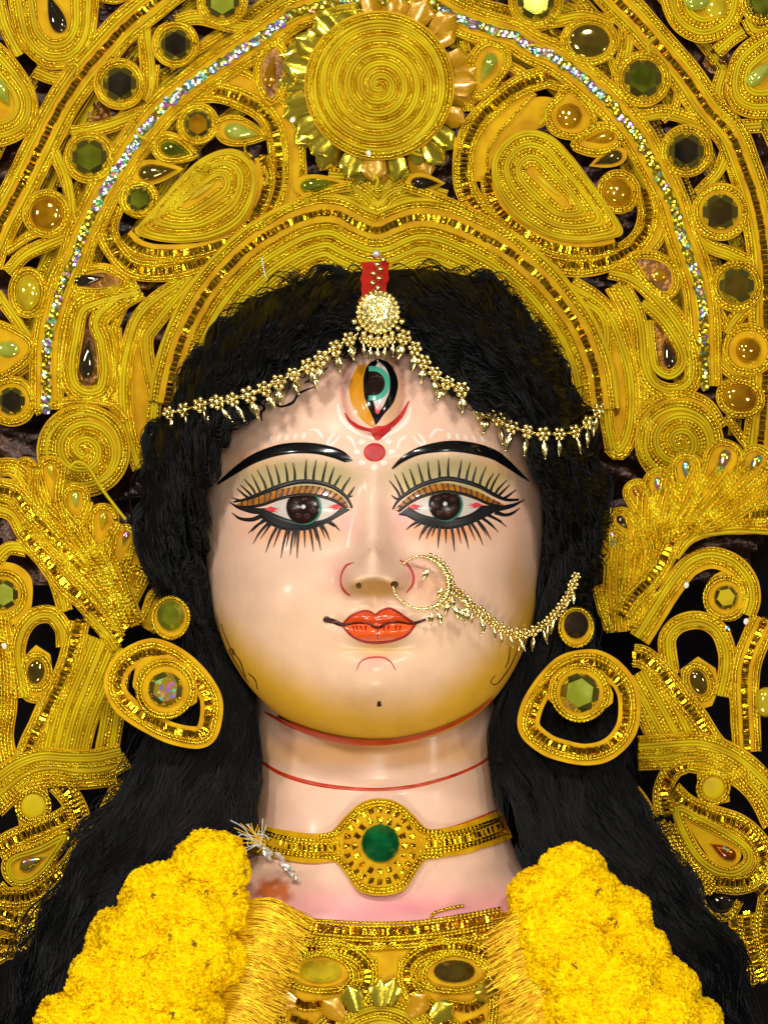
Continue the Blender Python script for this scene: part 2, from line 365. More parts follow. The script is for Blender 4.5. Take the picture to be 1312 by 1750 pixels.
# ------------------------------------------------------------------ statue body: head, neck and shoulders
statue = thing('goddess_statue', 'painted clay goddess bust with three kohl lined eyes, orange lips and black curly wig', 'statue', (0, .1, -1.0))
HO = [(645, 500), (500, 530), (410, 610), (362, 720), (350, 830), (349, 920), (356, 1000), (372, 1072), (400, 1135), (441, 1190), (500, 1237), (570, 1265), (640, 1277),
      (710, 1268), (780, 1243), (840, 1198), (883, 1135), (910, 1065), (922, 990), (928, 900), (925, 820), (905, 720), (865, 610), (785, 530)]
hc = np.array([638., 935.])
def face_h(px, py):
    h = np.zeros_like(px)
    dx = px-(637+.0*(py-900)); t = np.clip((py-800)/185., 0, 1)
    H = .008+.044*t**1.25; sig = 20+12*t
    h += H*np.exp(-np.abs(dx/sig)**2.0)*sm((py-765)/60)*(1-sm((py-982)/36))
    for cx in (604, 674): h += .033*gau(px, py, cx, 995, 20, 20)
    h += .006*gau(px, py, 638, 990, 46, 26)
    for cx, cy in ((522, 862), (758, 858)):
        h += .020*gau(px, py, cx, cy+4, 62, 34)-.022*gau(px, py, cx, cy-8, 105, 62)+.010*gau(px, py, cx, cy-82, 95, 26)
    h += .014*gau(px, py, 622, 1055, 26, 11)+.014*gau(px, py, 670, 1054, 26, 11)+.022*gau(px, py, 646, 1081, 44, 14)-.006*gau(px, py, 646, 1067, 50, 4)
    h -= .010*gau(px, py, 645, 1112, 55, 13); h += .020*gau(px, py, 642, 1168, 72, 46); h -= .004*gau(px, py, 641, 1032, 8, 14)
    for cx in (575, 718): h -= .006*gau(px, py, cx, 1063, 14, 12)
    h += .012*gau(px, py, 455, 1000, 85, 90)+.012*gau(px, py, 830, 995, 85, 90)
    q = ((px-637)/53)**2+((py-668)/78)**2
    h += .026*np.sqrt(np.clip(1-q, 0, 1)); h += .012*np.clip(1-(((px-648)/34)**2+((py-664)/58)**2), 0, 1)
    return h
HOUT = smooth_path(HO, 2, True)
def head_mesh(mb):
    na, nr = 420, 190
    al = np.linspace(0, 2*PI, na, endpoint=False)
    d = HOUT-hc; ang = np.unwrap(np.arctan2(d[:, 1], d[:, 0])); rad = np.linalg.norm(d, axis=1)
    if ang[-1] < ang[0]: ang = ang[::-1]; rad = rad[::-1]
    R = np.interp((al-ang[0]) % (2*PI), ang-ang[0], rad)
    rho = np.sin(np.linspace(.012, 1, nr)*PI/2)**.93
    px = hc[0]+rho[:, None]*(R*np.cos(al))[None]; py = hc[1]+rho[:, None]*(R*np.sin(al))[None]
    dn = sm(np.sin(al))[None]                             # the jaw is fuller than the brow
    yc = .12-.17*dn; y = yc-(.29-.15*dn)*np.clip(1-rho[:, None]**(2.3+.9*dn), 0, 1)**.5+0*px
    y = y-face_h(px, py)*(1-rho**10)[:, None]
    v = W(px, py, y)
    r2 = np.sin(np.linspace(1, .02, 24)*PI/2)[1:]
    px2 = hc[0]+r2[:, None]*(R*np.cos(al))[None]; py2 = hc[1]+r2[:, None]*(R*np.sin(al))[None]
    y2 = yc+(.12-yc+.24)*np.sqrt(1-r2**2)[:, None]+0*px2
    V = np.concatenate([v, W(px2, py2, y2)]); PX = np.concatenate([px, px2]); PY = np.concatenate([py, py2])
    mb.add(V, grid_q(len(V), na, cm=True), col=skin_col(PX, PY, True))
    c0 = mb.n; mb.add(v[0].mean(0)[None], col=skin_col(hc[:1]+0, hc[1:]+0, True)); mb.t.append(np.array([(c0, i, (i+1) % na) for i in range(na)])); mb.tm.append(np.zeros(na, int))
def mixc(c, m, col): return c*(1-m[..., None])+lin(col)*m[..., None]
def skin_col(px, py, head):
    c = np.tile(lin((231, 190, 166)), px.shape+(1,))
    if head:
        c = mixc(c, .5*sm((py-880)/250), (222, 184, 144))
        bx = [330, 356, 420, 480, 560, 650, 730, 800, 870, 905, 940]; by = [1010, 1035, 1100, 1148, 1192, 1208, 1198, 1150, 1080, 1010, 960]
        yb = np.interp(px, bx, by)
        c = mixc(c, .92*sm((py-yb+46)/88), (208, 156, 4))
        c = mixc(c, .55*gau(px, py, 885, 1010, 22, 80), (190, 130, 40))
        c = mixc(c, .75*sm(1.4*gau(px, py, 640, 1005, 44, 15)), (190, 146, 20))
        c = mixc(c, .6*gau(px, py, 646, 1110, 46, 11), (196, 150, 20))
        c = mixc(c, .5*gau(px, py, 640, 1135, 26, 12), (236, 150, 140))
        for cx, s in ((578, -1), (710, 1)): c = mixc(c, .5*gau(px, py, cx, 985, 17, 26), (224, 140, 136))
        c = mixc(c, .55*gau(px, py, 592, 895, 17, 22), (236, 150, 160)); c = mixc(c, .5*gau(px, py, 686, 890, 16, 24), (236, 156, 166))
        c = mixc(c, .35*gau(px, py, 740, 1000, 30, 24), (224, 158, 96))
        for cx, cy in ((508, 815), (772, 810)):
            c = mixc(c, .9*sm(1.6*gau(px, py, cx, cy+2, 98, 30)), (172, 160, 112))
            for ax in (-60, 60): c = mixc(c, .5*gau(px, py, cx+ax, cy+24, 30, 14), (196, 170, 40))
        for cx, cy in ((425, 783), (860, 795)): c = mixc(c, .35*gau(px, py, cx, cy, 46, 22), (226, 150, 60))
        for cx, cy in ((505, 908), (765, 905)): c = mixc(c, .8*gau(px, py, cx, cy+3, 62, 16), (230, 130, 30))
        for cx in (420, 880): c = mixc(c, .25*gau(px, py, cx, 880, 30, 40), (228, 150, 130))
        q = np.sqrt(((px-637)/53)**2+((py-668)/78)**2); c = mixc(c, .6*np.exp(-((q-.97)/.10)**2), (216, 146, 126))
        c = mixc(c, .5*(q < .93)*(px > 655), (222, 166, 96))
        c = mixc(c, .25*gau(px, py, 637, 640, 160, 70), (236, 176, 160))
    else:
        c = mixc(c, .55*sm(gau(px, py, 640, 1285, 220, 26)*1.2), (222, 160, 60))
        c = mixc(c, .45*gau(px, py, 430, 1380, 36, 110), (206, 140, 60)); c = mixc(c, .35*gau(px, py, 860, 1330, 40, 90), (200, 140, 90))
        c = mixc(c, .75*sm((py-1490)/70), (234, 148, 158))
        c = mixc(c, .5*gau(px, py, 690, 1550, 60, 12), (222, 110, 130))
        c = mixc(c, .9*sm(1.9*gau(px, py, 466, 1524, 32, 22)*(1+.5*np.sin(px/5+py/9)*np.sin(py/6))-.25), (196, 98, 16)); c = mixc(c, .5*gau(px, py, 497, 1536, 7, 5), (150, 90, 80))
    return np.concatenate([c, np.ones(px.shape+(1,))], -1).reshape(-1, 4)
def neck_mesh(mb):
    zz = [1120, 1200, 1260, 1320, 1380, 1420, 1460, 1500, 1530, 1560, 1600, 1660, 1740, 1820]
    hw = [196, 203, 205, 208, 214, 220, 232, 262, 310, 370, 450, 530, 575, 590]
    dy = [.17, .18, .185, .19, .195, .20, .205, .21, .215, .22, .225, .23, .24, .24]
    cy = [.20, .20, .20, .195, .19, .185, .175, .16, .15, .14, .13, .12, .12, .12]
    py = np.arange(1120, 1822, 6.); n = 200; a = np.linspace(0, 2*PI, n, endpoint=False)
    h = np.interp(py, zz, hw); d = np.interp(py, zz, dy); c = np.interp(py, zz, cy)
    k = np.ones(9)/9; pad = lambda x: np.convolve(np.pad(x, 4, 'edge'), k, 'valid'); h, d, c = pad(h), pad(d), pad(c)
    cx = np.interp(py, [1120, 1300, 1450, 1800], [640, 642, 648, 656])
    sx = np.sign(np.cos(a))*np.abs(np.cos(a))**.9; sy = np.sign(np.sin(a))*np.abs(np.sin(a))**.9
    y = c[:, None]+d[:, None]*sy[None]; px = cx[:, None]+h[:, None]*sx[None]
    crease = .004*np.exp(-((py[:, None]-1346+(px-650)**2*.0013)/6)**2)
    y = y+crease*(sy[None] < 0)
    P2 = px; PY = py[:, None]+0*px
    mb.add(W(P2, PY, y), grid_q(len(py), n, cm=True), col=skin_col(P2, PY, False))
mb = MB(); head_mesh(mb); neck_mesh(mb)
Vb = np.concatenate(mb.v); Qb = np.concatenate(mb.q)
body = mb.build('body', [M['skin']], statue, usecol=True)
BVH = BVHTree.FromPolygons([tuple(v) for v in Vb], [tuple(int(i) for i in f) for f in Qb])
CAM = Vector((0, -D, 0))
def hit(px, py, dflt=.1):
    t = Vector(W(px, py, 0.)); r = BVH.ray_cast(CAM, (t-CAM).normalized(), 20)
    return dflt if r[0] is None else r[0].y
def bdep(px, py):
    px, py = np.broadcast_arrays(np.asarray(px, float), np.asarray(py, float))
    return np.array([hit(a, b) for a, b in zip(px.ravel(), py.ravel())]).reshape(px.shape)

# ---- painted details: thin raised layers of paint lying on the clay
def ribbon(mb, path, wd, m, lift=.8, step=3., closed=False, dep=bdep):
    X = smooth_path(path, step, closed); n = len(X); T, N = frame(X, closed)
    wd = np.interp(np.linspace(0, 1, n), np.linspace(0, 1, len(wd)), wd) if np.ndim(wd) else np.full(n, float(wd))
    lat = np.array([-.5, -.3, 0, .3, .5]); hh = np.array([.15, .8, 1, .8, .15])*lift
    px = X[:, 0:1]+N[:, 0:1]*wd[:, None]*lat; py = X[:, 1:2]+N[:, 1:2]*wd[:, None]*lat
    mb.add(W(px, py, dep(px, py)-.0003-hh[None]*.001), grid_q(n, 5), m=m)
def lens(mb, up, lo, m, lift=.6, n=40, k=9, dep=bdep, bulge=0.):
    U = resn(smooth_path(up, 1), n); L = resn(smooth_path(lo, 1), n); t = np.linspace(0, 1, k)
    P2 = U[:, None]*(1-t)[None, :, None]+L[:, None]*t[None, :, None]
    px, py = P2[..., 0], P2[..., 1]; e = np.minimum(1, 8*t*(1-t))[None]
    y = dep(px, py)-.0002-lift*.001*(.3+.7*e)-bulge*.001*np.sin(PI*t)[None]*np.sin(PI*np.linspace(0, 1, n))[:, None]
    mb.add(W(px, py, y), grid_q(n, k), m=m)
def disc(mb, cx, cy, rx, ry, m, lift=.6, dep=bdep, clip=None, n=28):
    a = np.linspace(0, 2*PI, n, endpoint=False); rs = np.array([0, .35, .7, .92, 1.]); 
    px = cx+rs[:, None]*rx*np.cos(a)[None]; py = cy+rs[:, None]*ry*np.sin(a)[None]
    if clip is not None: py = np.maximum(py, np.interp(px, clip[0], clip[1]))
    hh = np.array([1, 1, .9, .6, .1])[:, None]*lift
    mb.add(W(px, py, dep(px, py)-.0002-hh*.001), grid_q(5, n, cm=True), m=m)
def eye(brow, wu, wl, ic, ir, lidu, lidl, arc, wings, linl, tips, ltips, teal_dir, lab=None):
    mb = MB(); lens(mb, brow[0], brow[1], 0, 2.0, 60, 9); mb.build('eyebrow', [M['black']], statue)
    mb = MB(); lens(mb, wu, wl, 0, .5, 50, 12, bulge=3.); lens(mb, [wu[0], (wu[0][0]+16, wu[0][1]-5)], [wl[0], (wl[0][0]+16, wl[0][1]+5)], 1, .7+2, 10, 5) if 0 else None
    ew = mb.build('eye', [M['white']], statue)
    ED = lambda px, py: bdep(px, py)-.003
    cl = (np.array([p[0] for p in wu]), np.array([p[1] for p in wu])-1.)
    for P0, s in ((wu[0], 1), (wu[-1], -1)):
        mb = MB(); lens(mb, [P0, (P0[0]+s*9, P0[1]-5), (P0[0]+s*19, P0[1]-5)], [P0, (P0[0]+s*9, P0[1]+4), (P0[0]+s*15, P0[1]+5)], 0, 2.2, 12, 5)
        for q in (-3, 0, 4): ribbon(mb, [(P0[0]+s*10, P0[1]+q*.5), (P0[0]+s*(27-abs(q)), P0[1]+q)], [4, .5], 0, 3.4)
        mb.build('eye_corner', [M['pink']], ew)
    mb = MB(); disc(mb, ic[0]+teal_dir*1.6, ic[1]+.4, ir-.6, ir-1.2, 0, .4, ED, cl); mb.build('iris_rim', [M['rim']], ew)
    mb = MB(); disc(mb, ic[0], ic[1], ir-2, ir-2, 0, .9, ED, cl)
    for k in range(7):
        a = k*PI*2/7+.3; disc(mb, ic[0]+16.5*math.cos(a), ic[1]+16.5*math.sin(a), 6.5, 5.5, 1, 1.1, ED, (cl[0], cl[1]+4), 12)
    mb.build('iris', [M['iris'], M['lobe']], ew)
    mb = MB(); disc(mb, ic[0]+.5, ic[1]-1, 4, 4, 0, 1.6, ED, None, 12); mb.build('eye_glint', [M['white']], ew)
    mb = MB(); lens(mb, lidu, lidl, 0, .9, 60, 5); lid = mb.build('eyelid', [M['lid']], statue)
    mb = MB(); U = resn(smooth_path(lidu, 1), 21); L = resn(smooth_path(lidl, 1), 21)
    for k in range(1, 20): ribbon(mb, [U[k], (U[k]+L[k])/2+[RNG.normal(0, .5), 0], L[k]], [3.4, 3., 3.8], 0, 1.6, 2)
    ribbon(mb, lidl, [5, 5.5, 5.5, 5], 0, 1.7); mb.build('lid_bar', [M['lash']], lid)
    mb = MB(); ribbon(mb, arc, [3, 7, 8, 8, 7.5, 6.5, 4], 0, 1.8)
    lens(mb, wl, linl, 0, 1.5, 50, 7)
    ribbon(mb, wl, [5, 3, 3, 3, 5], 0, 1.6)
    for wg in wings: ribbon(mb, wg[0], wg[1], 0, 1.7)
    mb.build('eyeliner', [M['lash']], statue)
    mb = MB(); A = smooth_path(arc, 1); n = len(tips)
    for k, tp in enumerate(tips):
        tp = np.array(tp, float); j = np.argmin(np.abs(A[:, 0]-(tp[0]+(ic[0]-tp[0])*.17))); b = A[j]
        mid = b*.45+tp*.55+np.array([(tp[0]-ic[0])*-.035, 3.]); tp = tp+(tp-b)*RNG.normal(.10, .07)+RNG.normal(0, .8, 2); mid = mid+RNG.normal(0, .9, 2); ribbon(mb, [b, mid, tp], [5., 3.6, 1.1], 0, 1.5, 3)
    mb.build('upper_lashes', [M['lash']], statue)
    mb = MB(); Lw = smooth_path(linl, 1)
    for k, tp in enumerate(ltips):
        tp = np.array(tp, float)+RNG.normal(0, 1, 2); j = np.argmin(np.abs(Lw[:, 0]-(tp[0]+(ic[0]-tp[0])*.30))); b = Lw[j]-[0, 3]
        mid = b*.5+tp*.5+np.array([(tp[0]-ic[0])*.035, 0]); tp = tp+(tp-b)*.10; ribbon(mb, [b, mid, tp], [5.6, 3.9, .9], 0, 1.5, 3)
        if k < len(ltips)-1:
            t2 = (tp+np.array(ltips[k+1]))/2+[0, -9-RNG.uniform(0, 6)]; j = np.argmin(np.abs(Lw[:, 0]-(t2[0]+(ic[0]-t2[0])*.25))); b = Lw[j]-[0, 3]
            ribbon(mb, [b, (b+t2)/2, t2], [5, 3., .8], 0, 1.2, 3)
    mb.build('lower_lashes', [M['lash']], statue)
eye(([(371, 826), (395, 803), (425, 780), (455, 766), (485, 758), (520, 756), (555, 760), (585, 770), (602, 785)], [(372, 829), (405, 809), (435, 792), (470, 780), (505, 775), (540, 776), (570, 783), (590, 790), (602, 787)]),
    [(452, 871), (470, 861), (495, 851), (520, 847), (548, 850), (568, 857), (586, 867)], [(452, 871), (470, 880), (495, 889), (518, 893), (545, 891), (568, 882), (586, 867)], (518, 867), 31,
    [(404, 862), (430, 850), (460, 840), (490, 834), (515, 830), (540, 831), (565, 838), (585, 850), (597, 867)], [(404, 866), (425, 866), (450, 862), (475, 853), (500, 847), (522, 845), (547, 848), (572, 856), (592, 868)],
    [(399, 858), (425, 852), (455, 840), (485, 829), (515, 823), (545, 825), (570, 833), (588, 846), (598, 860), (601, 868)],
    [([(392, 858), (408, 867), (435, 873), (455, 873)], [1, 7, 11, 9]), ([(396, 876), (410, 886), (430, 888), (446, 882)], [1, 5, 7, 8])],
    [(437, 871), (452, 890), (475, 903), (500, 907), (530, 905), (555, 896), (575, 885), (590, 876), (599, 871)],
    [(399, 851), (407, 838), (414, 831), (421, 823), (431, 813), (443, 808), (457, 803), (470, 797), (487, 793), (501, 792), (523, 788), (539, 792), (557, 795), (571, 801), (581, 814), (597, 819), (607, 831), (603, 847)],
    [(427, 909), (436, 926), (457, 940), (480, 949), (497, 945), (509, 949), (534, 941), (548, 936), (564, 921), (579, 906)], 1)
eye(([(669, 800), (685, 782), (710, 766), (740, 757), (770, 753), (800, 755), (830, 762), (855, 774), (878, 795), (904, 822)], [(671, 802), (690, 789), (715, 778), (745, 773), (775, 772), (805, 776), (838, 784), (862, 797), (885, 812), (905, 824)]),
    [(697, 867), (715, 857), (735, 848), (760, 843), (782, 846), (805, 853), (825, 864)], [(697, 867), (715, 878), (740, 885), (765, 887), (790, 884), (810, 876), (825, 864)], (760, 862), 30,
    [(674, 872), (690, 855), (710, 840), (735, 829), (760, 826), (785, 830), (815, 840), (840, 852), (862, 863)], [(680, 874), (700, 859), (725, 847), (757, 840), (787, 843), (812, 851), (835, 861), (860, 866)],
    [(671, 870), (680, 856), (697, 842), (720, 829), (745, 821), (765, 818), (790, 822), (820, 832), (845, 846), (865, 854), (886, 854)],
    [([(825, 868), (850, 869), (875, 864), (896, 854)], [9, 10, 7, 1]), ([(845, 875), (862, 880), (875, 877), (888, 868)], [8, 6, 5, 1])],
    [(680, 880), (695, 883), (715, 894), (740, 902), (770, 904), (800, 897), (825, 886), (845, 875), (852, 868)],
    [(668, 847), (669, 826), (676, 815), (688, 810), (700, 803), (715, 797), (731, 793), (749, 790), (767, 786), (787, 789), (803, 790), (816, 796), (830, 801), (843, 808), (853, 811), (863, 822), (869, 831), (880, 838)],
    [(698, 905), (720, 921), (729, 921), (747, 934), (776, 939), (799, 935), (823, 929), (838, 920), (850, 906), (863, 898)], 1)
# third eye on the forehead
mb = MB(); lens(mb, [(612, 624), (600, 648), (597, 672), (606, 702), (626, 724), (640, 731)], [(627, 622), (622, 645), (622, 668), (628, 692), (636, 712), (641, 730)], 0, .6)
mb.build('ochre_lid', [M['ochre']], statue)
mb = MB(); lens(mb, [(645, 612), (628, 624), (621, 645), (620, 668), (628, 694), (638, 716), (641, 726)], [(645, 612), (664, 620), (676, 638), (680, 660), (672, 688), (656, 708), (643, 726)], 0, .9, 50, 12)
mb.build('eyeliner', [M['black']], statue)
mb = MB(); lens(mb, [(646, 617), (639, 630), (635, 650), (634, 670), (637, 690), (645, 708)], [(646, 617), (660, 628), (668, 648), (667, 670), (657, 692), (645, 708)], 0, 1.3, 50, 10)
e3 = mb.build('eye', [M['white']], statue)
TD = lambda px, py: bdep(px, py)-.0016
for m_, r_, l_ in (('teal', 28.5, .3), ('iris', 19.5, 1.4)):
    mb = MB(); a = np.linspace(-PI*.56, PI*.56, 26); c3 = np.array([638, 655.]); xs = c3[0]+r_*np.cos(a); ys = c3[1]+(r_+1)*np.sin(a)
    rr = np.linspace(0, 1, 6); px = 630+(np.maximum(xs, 634)-630)[None]*rr[:, None]; py = c3[1]+(ys-c3[1])[None]*(rr[:, None]**.02 if 0 else 1)+0*px
    mb.add(W(px, py, TD(px, py)-l_*.001), grid_q(6, 26)); mb.build('iris_rim' if m_ == 'teal' else 'iris', [M[m_]], e3)
mb = MB()
for q in (-6, 0, 6): ribbon(mb, [(645+q*.3, 706), (645+q, 690-abs(q)*.3)], [4, .6], 0, 2.2)
mb.build('eye_corner', [M['pink']], e3)
mb = MB(); ribbon(mb, [(589, 706), (600, 722), (620, 732), (641, 735), (664, 729), (684, 712), (699, 685)], [2, 7, 6, 9, 9, 7, 2], 0, 1.)
lens(mb, [(632, 733), (645, 728), (668, 729)], [(632, 737), (645, 753), (668, 735)], 0, 1.2, 20, 7)
mb.build('red_crescent', [M['red']], statue)
mb = MB(); disc(mb, 640, 773, 19, 16, 0, 1.2); mb.build('bindi', [M['red']], statue)
mb = MB()
for x, y_ in ((618, 755), (664, 754), (610, 772), (670, 772), (618, 791), (656, 791), (640, 799)): disc(mb, x, y_, 6.5, 5.5, 0, .9, n=14)
ribbon(mb, [(577, 690), (582, 712), (600, 732), (625, 744), (640, 750)], [4, 9, 8, 5], 0, .5); ribbon(mb, [(702, 695), (696, 716), (680, 732), (662, 743), (652, 750)], [4, 9, 8, 5], 0, .5)
for s in (-1, 1):
    cx = 640+s*66 if s < 0 else 712
    th = np.linspace(0, 4.6, 12); rr = 4+th*3.2
    ribbon(mb, np.stack([cx-s*rr*np.cos(th), 748+rr*np.sin(th-1)], -1), [3, 6, 6, 4], 0, .4)
    ribbon(mb, [(cx-s*18, 745), (cx-s*28, 752), (cx-s*34, 768)], [6, 6, 3], 0, .4)
    ribbon(mb, [(cx+s*22, 748), (cx+s*34, 734), (cx+s*46, 736)], [6, 6, 3], 0, .4)
    for k in range(5): ribbon(mb, [(cx+s*(54+k*14), 741-2+k*1.5), (cx+s*(57+k*14.5), 753-3+k*1.2)], [4, 8-k*.8, 4], 0, .4)
mb.build('white_forehead_motif', [M['motif']], statue)
# nose, lips and chin
mb = MB(); ribbon(mb, [(604, 961), (591, 967), (583, 983), (583, 1000), (590, 1012), (598, 1018)], [1.5, 4, 3, 2.5, 5, 3], 0, .7); mb.build('nose_line', [M['nosered']], statue)
mb = MB(); ribbon(mb, [(683, 957), (697, 966), (706, 984), (704, 1000), (694, 1013)], [2, 4, 4, 4, 2], 0, .7); mb.build('nose_line', [M['nosered']], statue)
mb = MB(); ribbon(mb, [(609, 1146), (616, 1131), (632, 1124), (655, 1124), (668, 1132), (676, 1146)], [1, 2.6, 3, 3, 2.6, 1], 0, .5)
mb.build('chin_line', [M['nosered']], statue)
mb = MB(); disc(mb, 613, 1001, 5, 5, 0, .4); mb.build('nostril', [M['thin']], statue); mb = MB(); disc(mb, 674, 999, 7, 6, 0, .4); mb.build('nostril', [M['thin']], statue)
up = [(585, 1067), (600, 1053), (620, 1045), (632, 1046), (641, 1051), (652, 1044), (666, 1041), (682, 1049), (695, 1058), (709, 1066)]
mid = [(585, 1069), (605, 1065), (628, 1066), (645, 1073), (660, 1066), (680, 1063), (709, 1067)]
lo = [(585, 1069), (600, 1085), (620, 1095), (645, 1098), (673, 1094), (695, 1084), (709, 1067)]
mb = MB(); lens(mb, up, mid, 0, 1.2, 50, 8, bulge=2); mb.build('upper_lip', [M['orange']], statue)
mb = MB(); lens(mb, mid, lo, 0, 1.2, 50, 8, bulge=3); mb.build('lower_lip', [M['lip2']], statue)
mb = MB(); ribbon(mb, up, [3, 5, 5, 5, 5, 7, 6, 4], 0, 2.4, 2); ribbon(mb, lo, [4, 5.5, 6, 6, 5.5, 5], 0, 2.4, 2)
LD = lambda px, py: bdep(px, py)-.0035
for x in (603, 609, 616, 624, 656, 664, 677, 684): ribbon(mb, [(x, 1069), (x+(x-645)*-.06, 1079+RNG.uniform(-2, 3))], [3.4, .8], 0, 1.6, dep=LD)
ribbon(mb, [(645, 1074), (645, 1092)], [2, 1.5], 0, 1.6, dep=LD); mb.build('lip_liner', [M['liprim']], statue)
mb = MB(); ribbon(mb, [(556, 1059), (570, 1062), (586, 1068), (605, 1065), (628, 1066), (645, 1073), (660, 1066), (680, 1063), (703, 1066), (727, 1059)], [9, 8, 5, 5, 5, 8, 5, 5, 5, 4], 0, 3.2, 2); disc(mb, 558, 1059, 6, 5.5, 0, 3.2); mb.build('mouth_line', [M['mouth']], statue)
mb = MB(); lens(mb, [(645, 1199), (650, 1198)], [(644, 1208), (652, 1207)], 0, .6, 6, 5)
mb.build('chin_spot', [M['lash']], statue)
mb = MB(); ribbon(mb, [(452, 1217), (500, 1241), (560, 1261), (620, 1269.5), (680, 1267), (740, 1252), (800, 1225), (842, 1194)], [3, 8, 10, 10, 8, 6, 4, 2], 0, 1., 3, dep=lambda a, b: np.minimum(bdep(a, b), bdep(a, b-6))); mb.build('jaw_line', [M['jawred']], statue)
mb = MB(); ribbon(mb, [(445, 1301), (480, 1322), (530, 1338), (590, 1347), (650, 1349), (710, 1343), (770, 1327), (815, 1308), (842, 1290)], [5, 7, 7, 6, 6, 6, 5, 4], 0, 1.2, 3)
ribbon(mb, [(738, 1420), (790, 1408), (850, 1384)], [1, 4, 3], 0, .7, 3); mb.build('neck_line', [M['jawred']], statue)
for P2 in ([(378, 1066), (386, 1090), (400, 1120), (398, 1110), (392, 1112), (408, 1140), (424, 1166)], [(398, 1114), (410, 1130), (420, 1158)], [(424, 1150), (436, 1162), (440, 1178)],
           [(872, 1105), (868, 1130), (862, 1142)], [(884, 1110), (872, 1138), (850, 1168), (838, 1166), (846, 1154)]): mb = MB(); ribbon(mb, P2, [1.5, 2.5, 1.5], 0, .5, 3); mb.build('cheek_scroll', [M['thin']], statue)
for P2 in ([(470, 690), (480, 695), (500, 688), (512, 672), (540, 660)], [(444, 688), (452, 698), (446, 706), (448, 720)], [(735, 640), (742, 660), (756, 664), (770, 655), (800, 652)], [(775, 655), (782, 672), (800, 676), (815, 668)],
           [(826, 690), (830, 712), (842, 722)], [(520, 655), (545, 640), (560, 628)]): mb = MB(); ribbon(mb, P2, [2, 5, 4, 2], 0, .6, 3); mb.build('painted_curl', [M['lash']], statue)

# ------------------------------------------------------------------ wig
def guides(inner, outer, yi, yo, n=220):
    A = resn(smooth_path(inner, 2), n); B = resn(smooth_path(outer, 2), n)
    u = np.linspace(0, 1, n)
    return A, B, np.interp(u, np.linspace(0, 1, len(yi)), yi), np.interp(u, np.linspace(0, 1, len(yo)), yo)
HAIR = [guides([(642, 588), (600, 592), (555, 612), (480, 660), (424, 702), (378, 750), (348, 836), (343, 925), (350, 1022), (374, 1092), (425, 1190), (438, 1280), (425, 1380), (400, 1450), (330, 1520), (270, 1640), (220, 1800)],
               [(632, 462), (590, 466), (520, 478), (440, 510), (370, 565), (312, 650), (268, 750), (240, 850), (245, 950), (284, 1050), (276, 1180), (240, 1290), (184, 1390), (120, 1490), (66, 1590), (20, 1690), (-20, 1800)],
               [-.11, -.13, -.13, -.12, -.09, -.02, .05, .06, .06, .06, .06, .04, 0, -.06, -.10, -.12, -.12], [.14, .14, .14, .14, .14, .14, .12, .08, .08, .08, .08, .07, .05, .02, 0, 0, 0]),
        guides([(646, 588), (690, 598), (740, 628), (800, 662), (864, 704), (896, 748), (922, 812), (934, 900), (928, 1000), (906, 1080), (868, 1170), (854, 1270), (878, 1380), (902, 1460), (964, 1540), (1010, 1640), (1060, 1800)],
               [(656, 462), (700, 460), (770, 466), (835, 482), (880, 520), (930, 580), (975, 650), (1010, 740), (1035, 850), (1022, 950), (1006, 1060), (1030, 1200), (1066, 1320), (1122, 1420), (1184, 1520), (1248, 1630), (1310, 1800)],
               [-.11, -.13, -.13, -.12, -.09, -.02, .05, .06, .06, .06, .06, .04, 0, -.06, -.10, -.12, -.12], [.14, .14, .14, .14, .14, .14, .12, .08, .08, .08, .08, .07, .05, .02, 0, 0, 0])]
def hair_y(t, yi, yo, u): return yi+(yo-yi)*t**1.5-(.055-.02*u)*np.sin(PI*t)
mb = MB(); HB = []
for A, B, yi, yo in HAIR:
    n = len(A); t = np.linspace(-.0, 1, 24); u = np.linspace(0, 1, n)[:, None]
    px = A[:, 0:1]+(B-A)[:, 0:1]*t; py = A[:, 1:2]+(B-A)[:, 1:2]*t
    lump = .010*np.sin(px/17+np.sin(py/13)*1.7)*np.sin(py/19+np.cos(px/15))
    y = hair_y(t[None], yi[:, None], yo[:, None], u)+.012+lump
    v = W(px, py, y); HB.append((v, grid_q(n, 24))); mb.add(v, grid_q(n, 24), m=0)
    v2 = v.copy(); v2[..., 1] += .05; mb.add(v2, grid_q(n, 24), m=0)
bandtop = W(np.array([622, 664, 622, 664.]), np.array([455, 455, 600, 600.]), np.array([.10, .10, -.09, -.09])); mb.add(bandtop, [(0, 1, 3, 2)])
wig = mb.build('hair', [M['hair_base']], statue)
HV = np.concatenate([v.reshape(-1, 3) for v, q in HB]); HQ = np.concatenate([HB[0][1], HB[1][1]+HB[0][0].reshape(-1, 3).shape[0]])
BVH_ALL = BVHTree.FromPolygons([tuple(v) for v in np.concatenate([Vb, HV])], [tuple(int(i) for i in f) for f in np.concatenate([Qb, HQ+len(Vb)])])
def adep(px, py):
    px, py = np.broadcast_arrays(np.asarray(px, float), np.asarray(py, float)); out = []
    for a, b in zip(px.ravel(), py.ravel()):
        r = BVH_ALL.ray_cast(CAM, (Vector(W(a, b, 0.))-CAM).normalized(), 20); out.append(.1 if r[0] is None else r[0].y)
    return np.array(out).reshape(px.shape)
